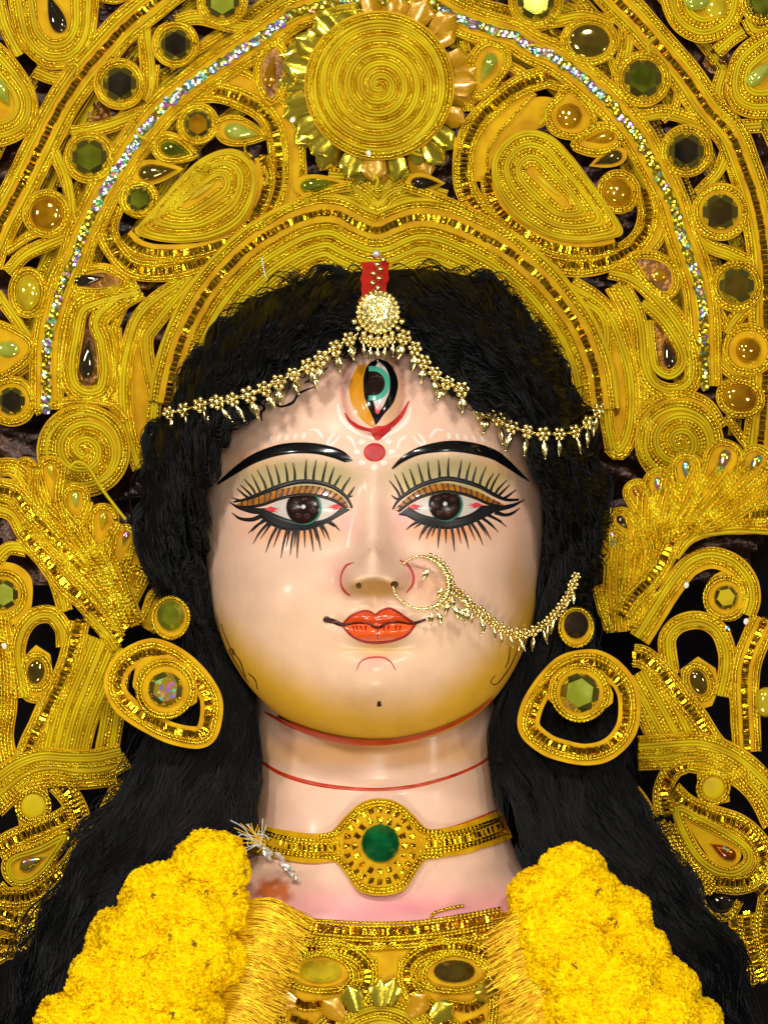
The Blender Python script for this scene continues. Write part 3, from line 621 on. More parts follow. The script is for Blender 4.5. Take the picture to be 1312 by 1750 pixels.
def strands(mb, Gd, N, seed, stray=False):
    R = np.random.default_rng(seed); A, B, yi, yo = Gd; n = len(A)
    NC = N if stray else N//26                                                  # locks of about 26 hairs
    uc = R.uniform(0, .97, NC); tc = R.uniform(-.02, 1.02, NC); cl = R.integers(0, NC, N)
    da, dr = R.uniform(0, 2*PI, N), np.sqrt(R.uniform(0, 1, N))
    up = uc[cl] < .45                                           # curly part
    Sg = 17; s = np.linspace(0, 1, Sg)[None]
    ln = np.where(up, R.uniform(.045, .09, NC)[cl], R.uniform(.10, .2, NC)[cl])*R.uniform(.8, 1.1, N)
    u = np.clip(uc[cl][:, None]+R.normal(0, .004, N)[:, None]+ln[:, None]*s, 0, 1)
    ph = (R.uniform(0, 2*PI, NC)[cl]+R.normal(0, .25, N))[:, None]; fr = np.where(up, R.uniform(.8, 1.7, NC)[cl], R.uniform(.8, 1.5, NC)[cl])[:, None]
    wid = np.where(up, .055, .05)[:, None]*(.35+.65*np.sin(PI*(.12+.80*s)))      # a lock swells, then gathers to a point
    amp = np.where(up, R.uniform(.04, .11, NC)[cl], R.uniform(.03, .09, NC)[cl])[:, None]
    drift = R.normal(0, .09, NC)[cl][:, None]
    t = tc[cl][:, None]+amp*np.sin(2*PI*fr*s+ph)+drift*s+wid*(dr*np.cos(da))[:, None]
    lo_ = -.01+.02*R.uniform(-1, 1, (N, 1)); hi_ = 1.02+.05*R.uniform(-1, 1, (N, 1))
    if stray: t = t+.10*(2*R.uniform(0, 1, (N, 1))-.6)*s; hi_ = hi_+.13; lo_ = lo_-.012; t = np.clip(t, lo_, hi_)
    iu = u*(n-1); k = np.clip(iu.astype(int), 0, n-2); f = (iu-k)
    a = A[k]*(1-f[..., None])+A[k+1]*f[..., None]; b = B[k]*(1-f[..., None])+B[k+1]*f[..., None]
    P2 = a+(b-a)*t[..., None]
    P2 = P2+np.stack([4*np.sin(P2[..., 1]/37+P2[..., 0]/61), 3*np.sin(P2[..., 0]/29)], -1)*np.where(up, .4, 1.6)[:, None, None]+np.cumsum(R.normal(0, .55, P2.shape), 1)
    P2 += (np.where(up, 7., 3.)[:, None]*np.cos(2*PI*fr*s+ph))[..., None]*np.array([.6, 1.])
    ty = np.clip(t, 0, 1); yy = hair_y(ty, np.interp(u, np.linspace(0, 1, n), yi), np.interp(u, np.linspace(0, 1, n), yo), u)
    hgt = np.where(up, R.uniform(.004, .022, NC)[cl], R.uniform(.002, .012, NC)[cl])[:, None]
    yy = yy-hgt*(.4+.6*np.sin(PI*s))-.009*wid/.055*(dr*np.sin(da))[:, None]-np.where(up, .010, .004)[:, None]*np.cos(2*PI*fr*s+ph+.8)+.004
    Cn = W(P2[..., 0], P2[..., 1], yy)
    T = np.gradient(Cn, axis=1); T /= np.linalg.norm(T, axis=2, keepdims=True)+1e-9
    side = np.cross(T, np.array([0, 1., 0])); side /= np.linalg.norm(side, axis=2, keepdims=True)+1e-9
    rad = (.0011*R.uniform(.7, 1.3, N))[:, None]*(1-.75*s**3); rad = rad[..., None]
    V = np.stack([Cn+side*rad, Cn+np.array([0, -1., 0])*rad, Cn-side*rad], 2)     # N,S,3,3
    base = (np.arange(N)*Sg*3)[:, None, None]; i = np.arange(Sg-1)[None, :, None]*3; j = np.arange(2)[None, None]
    q = np.stack(np.broadcast_arrays(base+i+j, base+i+j+1, base+i+3+j+1, base+i+3+j), -1).reshape(-1, 4)
    mb.add(V.reshape(-1, 3), q)
mb = MB(); strands(mb, HAIR[0], 6500, 3); strands(mb, HAIR[1], 6500, 4)
for k_ in (0, 1): strands(mb, HAIR[k_], 1100, 11+k_, True)
st = mb.build('hair_locks', [M['hair']], wig); st['kind'] = 'stuff'
# vermilion powder on the parting
mb = MB(); X = smooth_path([(642, 447), (640, 480), (636, 515)], 4); n = len(X); lat = np.linspace(-1, 1, 9)
wv = 22+wob(n, 2, 3); px = X[:, 0:1]+wv[:, None]*lat; py = X[:, 1:2]+0*px+RNG.normal(0, .8, px.shape)
mb.add(W(px, py, .02-.10*(py-447)/70-.008*(1-lat**2)+RNG.normal(0, .0012, px.shape)), grid_q(n, 9)); mb.build('vermilion_parting', [M['red']], statue)
#@@PART2
# ------------------------------------------------------------------ crown
crown = thing('headdress', 'tall golden crown of coiled cords, mirrors and sequins rising behind the black wig', 'crown', (0, .25, .2))
mb = MB(); gx = np.linspace(-160, 1480, 150); gy = np.linspace(-260, 1000, 110); PX, PY = np.meshgrid(gx, gy, indexing='ij')
bump_ = .012*np.sin(PX/31+np.sin(PY/23)*2)*np.sin(PY/27+np.cos(PX/41))
v = W(PX, PY, cdep(PX, PY)+.032+bump_); q = grid_q(150, 110)
cen = (PX.ravel()[q].mean(1)-650)**2/740.**2+(PY.ravel()[q].mean(1)-560)**2/760.**2
mb.add(v, q[(cen < 1) | (PY.ravel()[q].mean(1) < 520)]); mb.build('backing_foil', [M['foil']], crown)
cd = cdep
deep = lambda a, b: cdep(a, b)+.026
def shifted(path, d): X = smooth_path(path, 8); T, N = frame(X, False); return (X+N*d)[::4]
ARC_O = [(330, -50), (268, 0), (215, 44), (181, 80), (141, 127), (101, 188), (67, 255), (34, 322), (0, 386), (-25, 450)]
ARC_S = [(560, 6), (500, 26), (440, 67), (369, 114), (322, 148), (282, 181), (252, 215), (228, 248), (205, 285), (181, 322), (161, 362), (141, 402), (128, 440), (107, 490), (92, 537), (82, 583), (80, 640), (80, 720)]
ARC_P = [(1010, -45), (1060, 7), (1087, 34), (1127, 80), (1167, 127), (1207, 184), (1248, 231), (1274, 295), (1294, 359), (1306, 436), (1309, 520), (1306, 670), (1298, 765)]
ARC_T = [(738, 8), (798, 37), (872, 60), (906, 80), (956, 104), (1006, 144), (1036, 171), (1060, 198), (1087, 231), (1110, 272), (1130, 308), (1150, 352), (1164, 402), (1180, 445), (1194, 490), (1200, 537), (1202, 590), (1204, 690)]
for P_, ds in ((ARC_O, (-46, 62)), (ARC_P, (-62, 46)), (ARC_S, (-84, -36, 40)), (ARC_T, (-84, -36, 40))):
    for i_, d_ in enumerate(ds): band(shifted(P_, d_), ('gyyg', 'ggg', 'yggy')[i_ % 3], deep, crown, h=.0008*(i_ % 4), smoothp=True)
def cb(path, lanes, **k): return band(path, lanes, cd, crown, **k)
# outer arch with the folded foil strip
cb([(330, -50), (268, 0), (215, 44), (181, 80), (141, 127), (101, 188), (67, 255), (34, 322), (0, 386), (-25, 450)], 'ggyfTfygg', h=.006)
cb([(1010, -45), (1060, 7), (1087, 34), (1127, 80), (1167, 127), (1207, 184), (1248, 231), (1274, 295), (1294, 359), (1306, 436), (1309, 520), (1306, 670), (1298, 765)], 'ggyfTfygg', h=.006)
# sequin arch
def sequins(path, pitch, r, n2=1):
    b = band(path, 'ggfYYYfgg', cd, crown, name='sequin_band', h=.010)
    X = resample(smooth_path(path, 1.5), pitch); T, N = frame(X, False)
    for i, x in enumerate(X):
        p = x+N[i]*RNG.normal(0, 1.6); m = MB()
        mw = Matrix.Translation(Vector(W(p[0], p[1], cd(p[0], p[1])-.0175-.0012*(i % 3)))) @ Matrix.Rotation(RNG.normal(0, .08), 4, 'X') @ Matrix.Rotation(RNG.normal(0, .08), 4, 'Z') @ Matrix.Rotation(RNG.uniform(0, 6), 4, 'Y') @ Matrix.Scale(.8, 4)
        put('sequin', SEQ if RNG.random() < (.85 if (40 < p[1] < 330 if p[0] < 640 else 8 < p[1] < 180) else .1) else SEQ2, b, mw)
a = np.linspace(0, 2*PI, 14, endpoint=False); m = MB()
m.add(np.concatenate([[[0, -.0004, 0]], *[np.stack([r_*np.cos(a), 0*a+o_, r_*np.sin(a)], -1) for r_, o_ in ((.0012, 0.), (.0070, -.0006), (.0106, .0006))]]), np.concatenate([1+grid_q(3, 14, cm=True)]), t=[(0, 1+i, 1+(i+1) % 14) for i in range(14)])
SEQ = m.build('sequin', [M['holo']], smooth=False, link=False)
SEQ2 = SEQ.copy(); SEQ2.materials[0] = M['holo2']
sequins([(690, 0), (620, -4), (560, 6), (500, 26), (440, 67), (369, 114), (322, 148), (282, 181), (252, 215), (228, 248), (205, 285), (181, 322), (161, 362), (141, 402), (128, 440), (107, 490), (92, 537), (82, 583), (80, 640), (80, 700)], 9.5, 9)
sequins([(692, 0), (738, 8), (798, 37), (872, 60), (906, 80), (956, 104), (1006, 144), (1036, 171), (1060, 198), (1087, 231), (1110, 272), (1130, 308), (1150, 352), (1164, 402), (1180, 445), (1194, 490), (1200, 537), (1202, 590), (1204, 660)], 9.5, 9)
cb([(97, 560), (100, 620), (97, 700)], 'ggg', off=10); cb([(128, 430), (108, 520), (100, 600), (98, 680)], 'gg', off=18, h=.007)
# central spiral medallion and the mirror petals round it
spiral(648, 146, 126, 'yygg', cd, crown, 'medallion', h=.030, r0=6)
def petal_mesh(nm, mt):
    m = MB(); k = 8; V = []
    for j, (z, wd) in enumerate(((0, .010), (.016, .0165), (.030, .0185), (.038, .013), (.045, .0015))):
        for i in range(k+1):
            t = i/k*2-1; V.append((wd*t, -.004*(1-t*t)-.0015+(.0009*(i % 2) if abs(t) > .95 else 0)-.0005*(i % 2)*(j == 3), z))
    m.add(V, grid_q(5, k+1)); V2 = np.array(V); V2[:, 1] += .0018; m.add(V2, grid_q(5, k+1)[:, ::-1]); return m.build(nm, [M[mt]], smooth=True, link=False)
PA, PB = petal_mesh('mirror_petal', 'bright'), petal_mesh('mirror_petal', 'amber_petal')
for ring, r0, hh in ((0, 112, .016), (1, 122, .010)):
    for k in range(19):
        a = 2*PI*(k+.5*ring)/19+RNG.normal(0, .05); ux, uy = math.cos(a), math.sin(a)
        left = ux < -.25; bot = uy > .55
        if ring == 1 and not (bot or left) and k % 2: continue
        me = PA if (left and RNG.random() < .85) or (bot and RNG.random() < .6) else PB
        px, py = 648+ux*r0, 146+uy*r0; y = cd(px, py)-hh-.001*(k % 3)
        mw = Matrix.Translation(Vector(W(px, py, y))) @ Matrix.Rotation(PI/2+a, 4, 'Y') @ Matrix.Rotation(RNG.normal(-.12, .18), 4, 'X') @ Matrix.Rotation(RNG.normal(0, .25), 4, 'Z') @ Matrix.Scale(RNG.uniform(1.05, 1.35), 4)
        put('mirror_petal', me, crown, mw)
# paisleys
nested([(231, 396), (248, 372), (275, 340), (305, 306), (345, 270), (390, 254), (424, 266), (441, 298), (434, 345), (408, 385), (365, 407), (310, 415), (262, 410)], [(318, 348), (372, 312)], 'yyggyygg', cd, crown, h=.016)
nested([(840, 275), (866, 236), (905, 221), (945, 234), (980, 270), (1010, 310), (1040, 352), (1064, 397), (1030, 410), (985, 414), (935, 404), (882, 372), (848, 326)], [(908, 292), (962, 345)], 'yyggyygg', cd, crown, h=.016)
g_ = gem(346, 326, 26, 4, -35, 'oval', M['cord'], cd, .018, crown, 'coil_eye'); gem(937, 318, 26, 4, 42, 'oval', M['cord'], cd, .018, crown, 'coil_eye')
cb([(448, 268), (455, 310), (442, 355), (408, 400), (352, 424), (292, 432), (238, 424), (214, 404)], 'gTf', h=.010)
cb([(330, 158), (370, 156), (420, 172), (458, 200), (476, 250), (474, 320), (448, 372), (402, 414), (348, 446), (284, 462), (230, 458), (199, 430), (183, 392), (194, 350)], 'ggTgg', h=.006)
cb([(350, 128), (410, 138), (462, 172), (492, 220), (502, 275), (496, 335), (470, 385), (430, 420)], 'ggfffgy', h=.003)
cb([(834, 300), (838, 330), (862, 368), (905, 402), (958, 424), (1013, 428), (1052, 420)], 'fTg', h=.010)
cb([(935, 130), (890, 146), (847, 177), (812, 214), (794, 264), (795, 320), (821, 364), (862, 404), (903, 431), (950, 450), (1013, 452), (1070, 430), (1100, 399), (1108, 362), (1100, 325)], 'ggTgg', h=.006)
cb([(1110, 300), (1128, 345), (1124, 395), (1100, 430)], 'gyffg', h=.003)
cb([(905, 150), (868, 190), (838, 225), (820, 265), (820, 310)], 'gffff', h=.004)
mb = MB(); fill(mb, smooth_path([(830, 300), (825, 250), (860, 200), (905, 168), (950, 172), (930, 215), (860, 240)], 4, True)[:-1], cd, .001); mb.build('felt_panel', LM, crown)
# arch above the hair
AC = [(285, 690), (292, 650), (308, 590), (335, 530), (365, 485), (398, 448), (432, 418), (470, 394), (510, 374), (549, 364), (580, 367), (613, 384), (645, 394), (676, 382), (706, 372), (744, 373), (792, 389), (856, 421), (895, 450), (928, 480), (956, 514), (984, 553), (1004, 595), (1018, 640), (1026, 700)]
cb(AC, 'T', h=.020, pad=9, off=0)
cb(AC, 'gggyyggyygyygggyyg', off=60, h=.014)
cb(AC, 'yggf', off=-20, h=.016)
for p2, ln in (([(560, 306), (600, 312), (628, 330), (645, 342), (662, 330), (690, 312), (735, 304)], 'gyygyyg'), ([(540, 340), (580, 330), (615, 340), (632, 356), (645, 366), (659, 356), (678, 338), (715, 332), (760, 345)], 'yygyygg'), ([(590, 296), (622, 304), (648, 318), (674, 302), (700, 296)], 'gyyg')): cb(p2, ln)
cb([(440, 392), (500, 352), (552, 328), (600, 318)], 'gg', h=.018); cb([(690, 318), (740, 334), (800, 360), (862, 396), (900, 430)], 'gg', h=.018)
cb([(480, 480), (560, 452), (620, 440)], 'yggyy', h=.008); cb([(680, 440), (740, 450), (800, 470)], 'yyggy', h=.008)
# jewels in rings
def J(*a, **k): return jewel(*a[:5], cd, crown, **{**dict(h=.012), **k})
J(300, 75, 27, 'hex', 'dark'); J(205, 143, 30, 'hex', 'dark'); J(153, 268, 31, 'hex', 'green'); J(80, 365, 28, 'round', 'amber'); J(380, 2, 30, 'hex', 'lime')
J(48, 500, 26, 'round', 'yellow', rx=22, ry=30, hgt=.9); J(14, 597, 18, 'round', 'lime', rx=20, ry=14, path=[(-20, 556), (34, 570), (54, 596), (26, 630), (-20, 640)]); J(20, 685, 24, 'hex', 'dark', cupscale=1.5)
J(338, 212, 24, 'hex', 'amber'); J(300, 256, 24, 'drop', 'green', rx=26, ry=18, rot=15, hgt=.8); J(414, 226, 26, 'drop', 'lime', rx=32, ry=20, rot=10, ring='g', hgt=.8); J(270, 293, 26, 'drop', 'brown', rx=34, ry=20, rot=-6, ring='', hgt=.8); J(238, 340, 22, 'hex', 'green')
J(463, 122, 20, 'drop', 'amber', rx=28, ry=15, rot=-80, path=[(466, 74), (443, 104), (441, 142), (463, 176), (485, 148), (491, 100)], cup=5); J(832, 116, 20, 'drop', 'lime', rx=28, ry=17, rot=115, path=[(836, 74), (864, 92), (856, 128), (818, 164), (804, 134), (810, 94)], hgt=.9)
J(546, 315, 24, 'drop', 'green', rx=34, ry=17, rot=-6, ring='', hgt=.9); J(727, 313, 24, 'drop', 'dark', rx=26, ry=16, rot=0, ring='', hgt=.9, cupscale=1.5)
J(915, 2, 32, 'hex', 'green'); J(1007, 70, 30, 'round', 'brown', rx=35, ry=29, hgt=.15); J(1098, 134, 33, 'hex', 'green'); J(1172, 258, 31, 'hex', 'dark'); J(1230, 362, 31, 'hex', 'brown', cupscale=1.35); J(1258, 488, 31, 'hex', 'brown')
J(1278, 598, 22, 'round', 'amber', cupscale=1.75, hgt=.9); J(1264, 680, 26, 'round', 'amber', rx=29, ry=23, rot=15)
J(972, 198, 22, 'round', 'amber', path=[(972, 152), (1000, 177), (1013, 203), (998, 228), (972, 232), (945, 221), (936, 193), (954, 168)], hgt=.7); J(1024, 236, 16, 'drop', 'amber', rx=26, ry=15, rot=170, path=[(981, 247), (1014, 220), (1043, 219), (1059, 235), (1043, 254), (1013, 260)]); J(1038, 272, 18, 'drop', 'brown', rx=26, ry=15, rot=160, ring='')
J(1055, 328, 24, 'round', 'amber', cupscale=1.3, hgt=.8); J(1125, 472, 12, 'round', 'amber', rx=14, ry=10, path=[(1076, 440), (1117, 436), (1147, 453), (1156, 484), (1142, 506), (1117, 499), (1089, 463)], cup=5)
J(152, 478, 16, 'drop', 'dark', rx=28, ry=14, rot=-8, path=[(127, 491), (143, 464), (181, 458), (217, 484), (181, 498), (140, 498)], cup=5)
J(1222, 12, 20, 'round', 'yellow', ring='', hgt=.4); J(1300, 5, 24, 'hex', 'green')
# corner coils
def nz(o, c, pat='ggyyggyy', **k): return nested(o, c, pat, cd, crown, tmin=k.pop('tmin', .34), h=.008, **k)
nz([(10, -70), (14, 0), (32, 72), (66, 110), (96, 119), (130, 110), (158, 76), (168, 23), (166, -40), (120, -90), (60, -95)], [(88, -20), (95, 36)])
gem(94, 22, 36, 20, -110, 'drop', G['dark'], cd, .012, crown)
nz([(-10, 66), (38, 114), (64, 166), (62, 206), (40, 236), (-4, 252), (-50, 245), (-80, 200), (-80, 130), (-50, 80)], [(-30, 140), (4, 176)]); gem(4, 158, 26, 19, 60, 'drop', G['lime'], cd, .012, crown, hgt=.8)
nz([(1128, -40), (1130, 10), (1150, 50), (1186, 72), (1222, 70), (1258, 46), (1274, 6), (1272, -40), (1200, -80)], [(1198, -25), (1204, 5)]); gem(1190, 0, 24, 18, 0, 'oval', G['lime'], cd, .012, crown, hgt=.8)
nz([(1238, 150), (1250, 96), (1284, 62), (1330, 48), (1370, 60), (1388, 110), (1370, 170), (1330, 198), (1282, 202), (1250, 186)], [(1300, 130), (1330, 105)]); gem(1302, 122, 34, 18, -40, 'drop', G['lime'], cd, .012, crown, hgt=.8)
nz([(130, -60), (150, -20), (180, 5), (215, 2), (245, -30), (220, -70)], [(185, -40), (195, -25)])
# leaf like connectors between the two arches
for p2, ln in (([(243, 18), (247, 60), (252, 100), (253, 145), (246, 172)], 'yygg'), ([(122, 228), (165, 220), (205, 208), (246, 192)], 'gyyg'), ([(300, 38), (340, 30), (400, 44), (440, 48)], 'gyyg'), ([(92, 258), (110, 300), (119, 340), (120, 385)], 'yyg'),
               ([(14, 467), (38, 440), (65, 424), (124, 400)], 'gyyg'), ([(-5, 500), (22, 540), (48, 578)], 'yyg'), ([(-5, 655), (35, 628), (66, 604)], 'gyyg'), ([(105, 235), (118, 222), (150, 224)], 'gg'), ([(266, 110), (262, 150), (275, 180)], 'gg'),
               ([(1067, 38), (1070, 75), (1063, 107), (1056, 146)], 'yygg'), ([(1060, 188), (1094, 197), (1127, 192), (1159, 196), (1200, 212)], 'ggyy'), ([(1176, 386), (1208, 418), (1246, 433), (1290, 454)], 'gyyy'), ([(1240, 570), (1260, 540), (1292, 510)], 'gyyg'),
               ([(1222, 608), (1248, 636), (1288, 656)], 'yyg'), ([(1240, 255), (1226, 292), (1190, 332)], 'yyg'), ([(888, 56), (925, 40), (956, 33), (999, 27), (1048, 42)], 'gyyg'), ([(1240, 710), (1258, 735), (1280, 765)], 'gg'), ([(1300, 690), (1288, 730), (1290, 770)], 'gyg'),
               ([(1040, 95), (1052, 130), (1046, 165)], 'gg'), ([(1160, 150), (1152, 185), (1130, 205)], 'gg'), ([(1212, 300), (1220, 325), (1200, 345)], 'gg'), ([(1200, 460), (1215, 470), (1222, 520), (1240, 560)], 'gg'), ([(290, 115), (330, 90), (380, 60)], 'gg'), ([(800, 60), (850, 95), (900, 130), (960, 150)], 'gg'), ([(500, 60), (440, 100), (380, 140)], 'gg'),
               ([(30, 300), (60, 330), (60, 340)], 'gg'), ([(125, 395), (60, 400), (10, 430)], 'gg'), ([(505, 70), (496, 130), (494, 200)], 'gyg'), ([(790, 70), (798, 120), (800, 190)], 'gyg')): cb(p2, ln)
for p2 in ([(-5, -20), (8, 40), (34, 95)], [(60, 120), (100, 134), (140, 122)], [(1276, 30), (1290, 52), (1320, 50)], [(1224, 90), (1244, 70), (1270, 52)], [(1225, 200), (1250, 215), (1300, 214)], [(1236, 120), (1226, 160), (1240, 200)]): cb(p2, 'gyyg')
for k in range(14):                                                     # loose cord ends
    x, y_ = RNG.uniform(30, 1280), RNG.uniform(20, 400); a_ = RNG.uniform(0, 6)
    if 390 < x < 900 and y_ > 330: continue
    band([(x, y_), (x+16*math.cos(a_), y_+16*math.sin(a_)), (x+30*math.cos(a_+.5), y_+30*math.sin(a_+.5))], 'y' if k % 3 else 'g', cd, crown, name='loose_cord_end', board=False, h=.026)
# hanging loops beside the wig
cb([(236, 496), (200, 503), (160, 514), (135, 530), (124, 580), (117, 626), (124, 660), (148, 676), (176, 669), (185, 634), (180, 585), (170, 550), (197, 520), (240, 494)], 'gyyggg', h=.010, pad=1)
mb = MB(); fill(mb, smooth_path([(150, 530), (138, 590), (132, 635), (150, 660), (168, 640), (166, 590), (160, 550)], 4, True)[:-1], cd, .002, m=5); mb.build('felt_panel', LM, crown); gem(150, 612, 34, 17, -85, 'drop', G['dark'], cd, .004, crown, hgt=.5)
cb([(312, 484), (270, 512), (238, 546), (220, 600), (212, 652), (214, 704), (224, 752), (242, 800)], 'ggyyg', h=.006); cb([(330, 474), (264, 556), (250, 582), (256, 639), (264, 678), (259, 730), (246, 790)], 'gyyg', h=.008); cb([(198, 560), (200, 620), (200, 700), (212, 790)], 'ggg', h=.004); cb([(228, 500), (196, 560), (192, 640), (196, 720)], 'gg', h=.003)
mb = MB(); fill(mb, smooth_path([(245, 570), (226, 640), (230, 720), (244, 790), (262, 720), (258, 640)], 4, True)[:-1], cd, .001); mb.build('felt_panel', LM, crown)
cb([(975, 485), (1018, 512), (1046, 544), (1066, 595), (1079, 646), (1081, 700), (1074, 745), (1058, 772), (1044, 760)], 'ggyyg', h=.006); cb([(1000, 517), (1026, 537), (1036, 570), (1033, 620), (1034, 671), (1038, 722), (1046, 765)], 'gyyg', h=.008); cb([(1043, 490), (1074, 552), (1096, 633), (1101, 700), (1096, 780)], 'ggg', h=.004); cb([(1060, 480), (1088, 560), (1110, 650)], 'gg', h=.003)
mb = MB(); fill(mb, smooth_path([(1045, 580), (1040, 650), (1046, 740), (1060, 750), (1068, 690), (1062, 620)], 4, True)[:-1], cd, .001); mb.build('felt_panel', LM, crown); gem(1052, 690, 22, 12, -80, 'drop', G['amber'], cd, .003, crown)
cb([(1041, 462), (1081, 474), (1124, 510), (1160, 553), (1180, 595), (1185, 634), (1174, 660), (1142, 670), (1112, 656), (1097, 620), (1094, 582), (1086, 535), (1062, 490)], 'ggyyg', h=.010)
cb([(1096, 517), (1130, 548), (1156, 588), (1165, 620), (1145, 640), (1121, 627), (1115, 595), (1110, 547)], 'yyg', h=.012, pad=1); mb = MB(); fill(mb, smooth_path([(1115, 545), (1140, 575), (1155, 610), (1145, 630), (1125, 615)], 4, True)[:-1], cd, .003, m=5); mb.build('felt_panel', LM, crown); gem(1141, 605, 26, 13, -105, 'drop', G['dark'], cd, .006, crown)
spiral(143, 770, 78, 'yyggg', cd, crown, 'coil', h=.016); spiral(1160, 756, 74, 'yyggg', cd, crown, 'coil', h=.016)
for p2 in ([(60, 705), (95, 690), (140, 684), (190, 692), (216, 720)], [(1085, 712), (1120, 682), (1165, 672), (1210, 690), (1236, 730)]): cb(p2, 'gg', h=.012)
# crumpled amber foil showing in the gaps
for x, y_ in ((1225, 105), (225, 90), (262, 60), (170, 195), (1190, 190), (720, 60), (310, 320), (245, 470), (1205, 440), (100, 290), (860, 140), (500, 310), (1140, 290), (30, 420), (985, 165)):
    mb = MB(); o = circ(x, y_, 22+RNG.uniform(0, 14), 16+RNG.uniform(0, 10), 12, RNG.uniform(0, 180))+RNG.normal(0, 3, (12, 2)); fill(mb, o, lambda a, b: cd(a, b)+.024+.005*np.sin(a/5)*np.sin(b/6), 0, m=5, rings=8); mb.build('crumpled_foil', LM, crown)

# ------------------------------------------------------------------ ear wings at both sides
def wd_(px, py): return .150+.03*np.abs((px-648)/650.)+0*py
def wing(label): return thing('ear_wing', label, 'ornament', (0, .15, -.2), 'pierced wing ornaments behind the earrings')
def finger(tip, base, wid, g, par, dk, lanes='gg', gs=.3, h=.004):
    tip, base = np.array(tip, float), np.array(base, float); d = tip-base; L = np.linalg.norm(d); u = d/L; n = np.array([-u[1], u[0]])
    P2 = [base-n*wid*.28, base+u*L*.45-n*wid*.42, base+u*(L-wid*.45)-n*wid*.5, tip-u*wid*.08-n*wid*.25, tip-u*wid*.08+n*wid*.25, base+u*(L-wid*.45)+n*wid*.5, base+u*L*.45+n*wid*.42, base+n*wid*.28]
    mb = MB(); X = smooth_path(P2, 1.5); fill(mb, resample(X, 4), dk, h, closed_core=None); band(X, lanes, dk, None, h=h+.001, mb=mb, smoothp=False)
    o = mb.build('finger_loop', LM, par); c = tip-u*wid*.62; gem(c[0], c[1], wid*.42, wid*.26, math.degrees(math.atan2(-u[1], -u[0])), 'drop', G[g], dk, h+.0006, o, hgt=.7); return o
lw_ = wing('gold corded wing left of the face with a hexagonal mirror and dangling loops')
def lb(p, l, **k): return band(p, l, wd_, lw_, **k)
lb([(-5, 836), (25, 845), (55, 880), (95, 925), (140, 970), (185, 1020), (218, 1072)], 'ggTgg', h=.010); lb([(40, 912), (75, 955), (110, 1000), (140, 1025), (170, 1060), (202, 1096)], 'gTgg', h=.010); lb([(42, 895), (85, 940), (130, 985), (175, 1035), (208, 1084)], 'ggg', h=.008)
lb([(-5, 868), (22, 880), (42, 915), (72, 950), (98, 1000), (112, 1045)], 'gyyg', h=.004); lb([(-5, 958), (15, 938), (45, 940)], 'yyyg', h=.006)
lb([(60, 868), (104, 916), (150, 974), (206, 1046)], 'G G G G', h=.0085, pad=1); lb([(86, 862), (136, 924), (178, 984), (218, 1056)], 'G G G G', h=.0095, pad=1); lb([(120, 888), (160, 942), (196, 1000), (226, 1062)], 'G G G', h=.0105, pad=1); lb([(170, 930), (196, 975), (214, 1020), (232, 1070)], 'G G G', h=.0115, pad=1)
for p_ in ([(62, 800), (60, 846), (84, 892)], [(106, 802), (102, 856), (124, 912)], [(152, 856), (142, 900), (160, 952)], [(202, 892), (182, 936), (190, 990)]): lb(p_, 'ggg', h=.012, pad=1)
lb([(-5, 800), (24, 800), (52, 826), (80, 872)], 'ggggg', h=.005); lb([(-5, 826), (30, 832), (60, 862)], 'ggg', h=.004)
for tp, bs, w_, g in (((84, 786), (100, 872), 34, 'yellow'), ((128, 832), (132, 915), 36, 'lime'), ((180, 866), (168, 950), 40, 'yellow'), ((220, 902), (192, 985), 32, 'holo'), ((252, 925), (222, 1000), 38, 'dark'), ((240, 970), (214, 1040), 28, 'amber'), ((38, 788), (62, 850), 28, 'amber'), ((290, 1010), (250, 1075), 42, 'green')): finger(tp, bs, w_, g, lw_, wd_)
mb = MB(); fill(mb, smooth_path([(-30, 970), (20, 962), (52, 985), (56, 1022), (48, 1052), (20, 1068), (-30, 1060)], 4, True)[:-1], wd_, .004); band(circ(4, 1016, 38), 'gg', wd_, None, closed=True, h=.005, mb=mb, board=False); o = mb.build('jewel_setting', LM, lw_); gem(6, 1016, 26, 26, 0, 'hex', G['lime'], wd_, .0045, o)
lb([(40, 1192), (33, 1150), (29, 1113), (37, 1078), (60, 1053), (88, 1051), (108, 1075), (112, 1105)], 'ggyyg', h=.006); lb([(30, 1150), (40, 1182), (62, 1194), (84, 1182), (92, 1152)], 'gg', h=.005)
mb = MB(); fill(mb, np.array([(62, 1102), (86, 1118), (92, 1150), (80, 1186), (58, 1196), (38, 1180), (44, 1120)]), wd_, .003); band(circ(62, 1148, 24, 29), 'gg', wd_, None, closed=True, h=.004, mb=mb, board=False); o = mb.build('jewel_setting', LM, lw_); gem(62, 1148, 15, 21, 10, 'oval', G['brown'], wd_, .0035, o)
lb([(134, 1062), (122, 1120), (105, 1165), (80, 1215), (55, 1268), (36, 1318)], 'ggTgg', h=.009)
lb([(178, 1095), (152, 1160), (126, 1225), (108, 1300)], 'gyygyygyygyygyyg', h=.006); lb([(205, 1140), (195, 1210), (180, 1300)], 'gyyggyy', h=.003); lb([(150, 1050), (178, 1078), (198, 1110)], 'gyyg', h=.011)
lb([(-5, 1334), (30, 1310), (70, 1296), (120, 1298), (165, 1297), (208, 1288)], 'gyyygg', h=.012); lb([(-5, 1362), (45, 1324), (90, 1314), (140, 1320), (185, 1316), (218, 1298)], 'yyygg', h=.010); lb([(-5, 1385), (40, 1345), (85, 1334), (140, 1336), (200, 1330)], 'gggg', h=.008)
lb([(2, 1050), (10, 1110), (14, 1200), (8, 1260), (16, 1312)], 'ggggg', h=.004); lb([(0, 1075), (14, 1110), (22, 1150)], 'yg', h=.003)
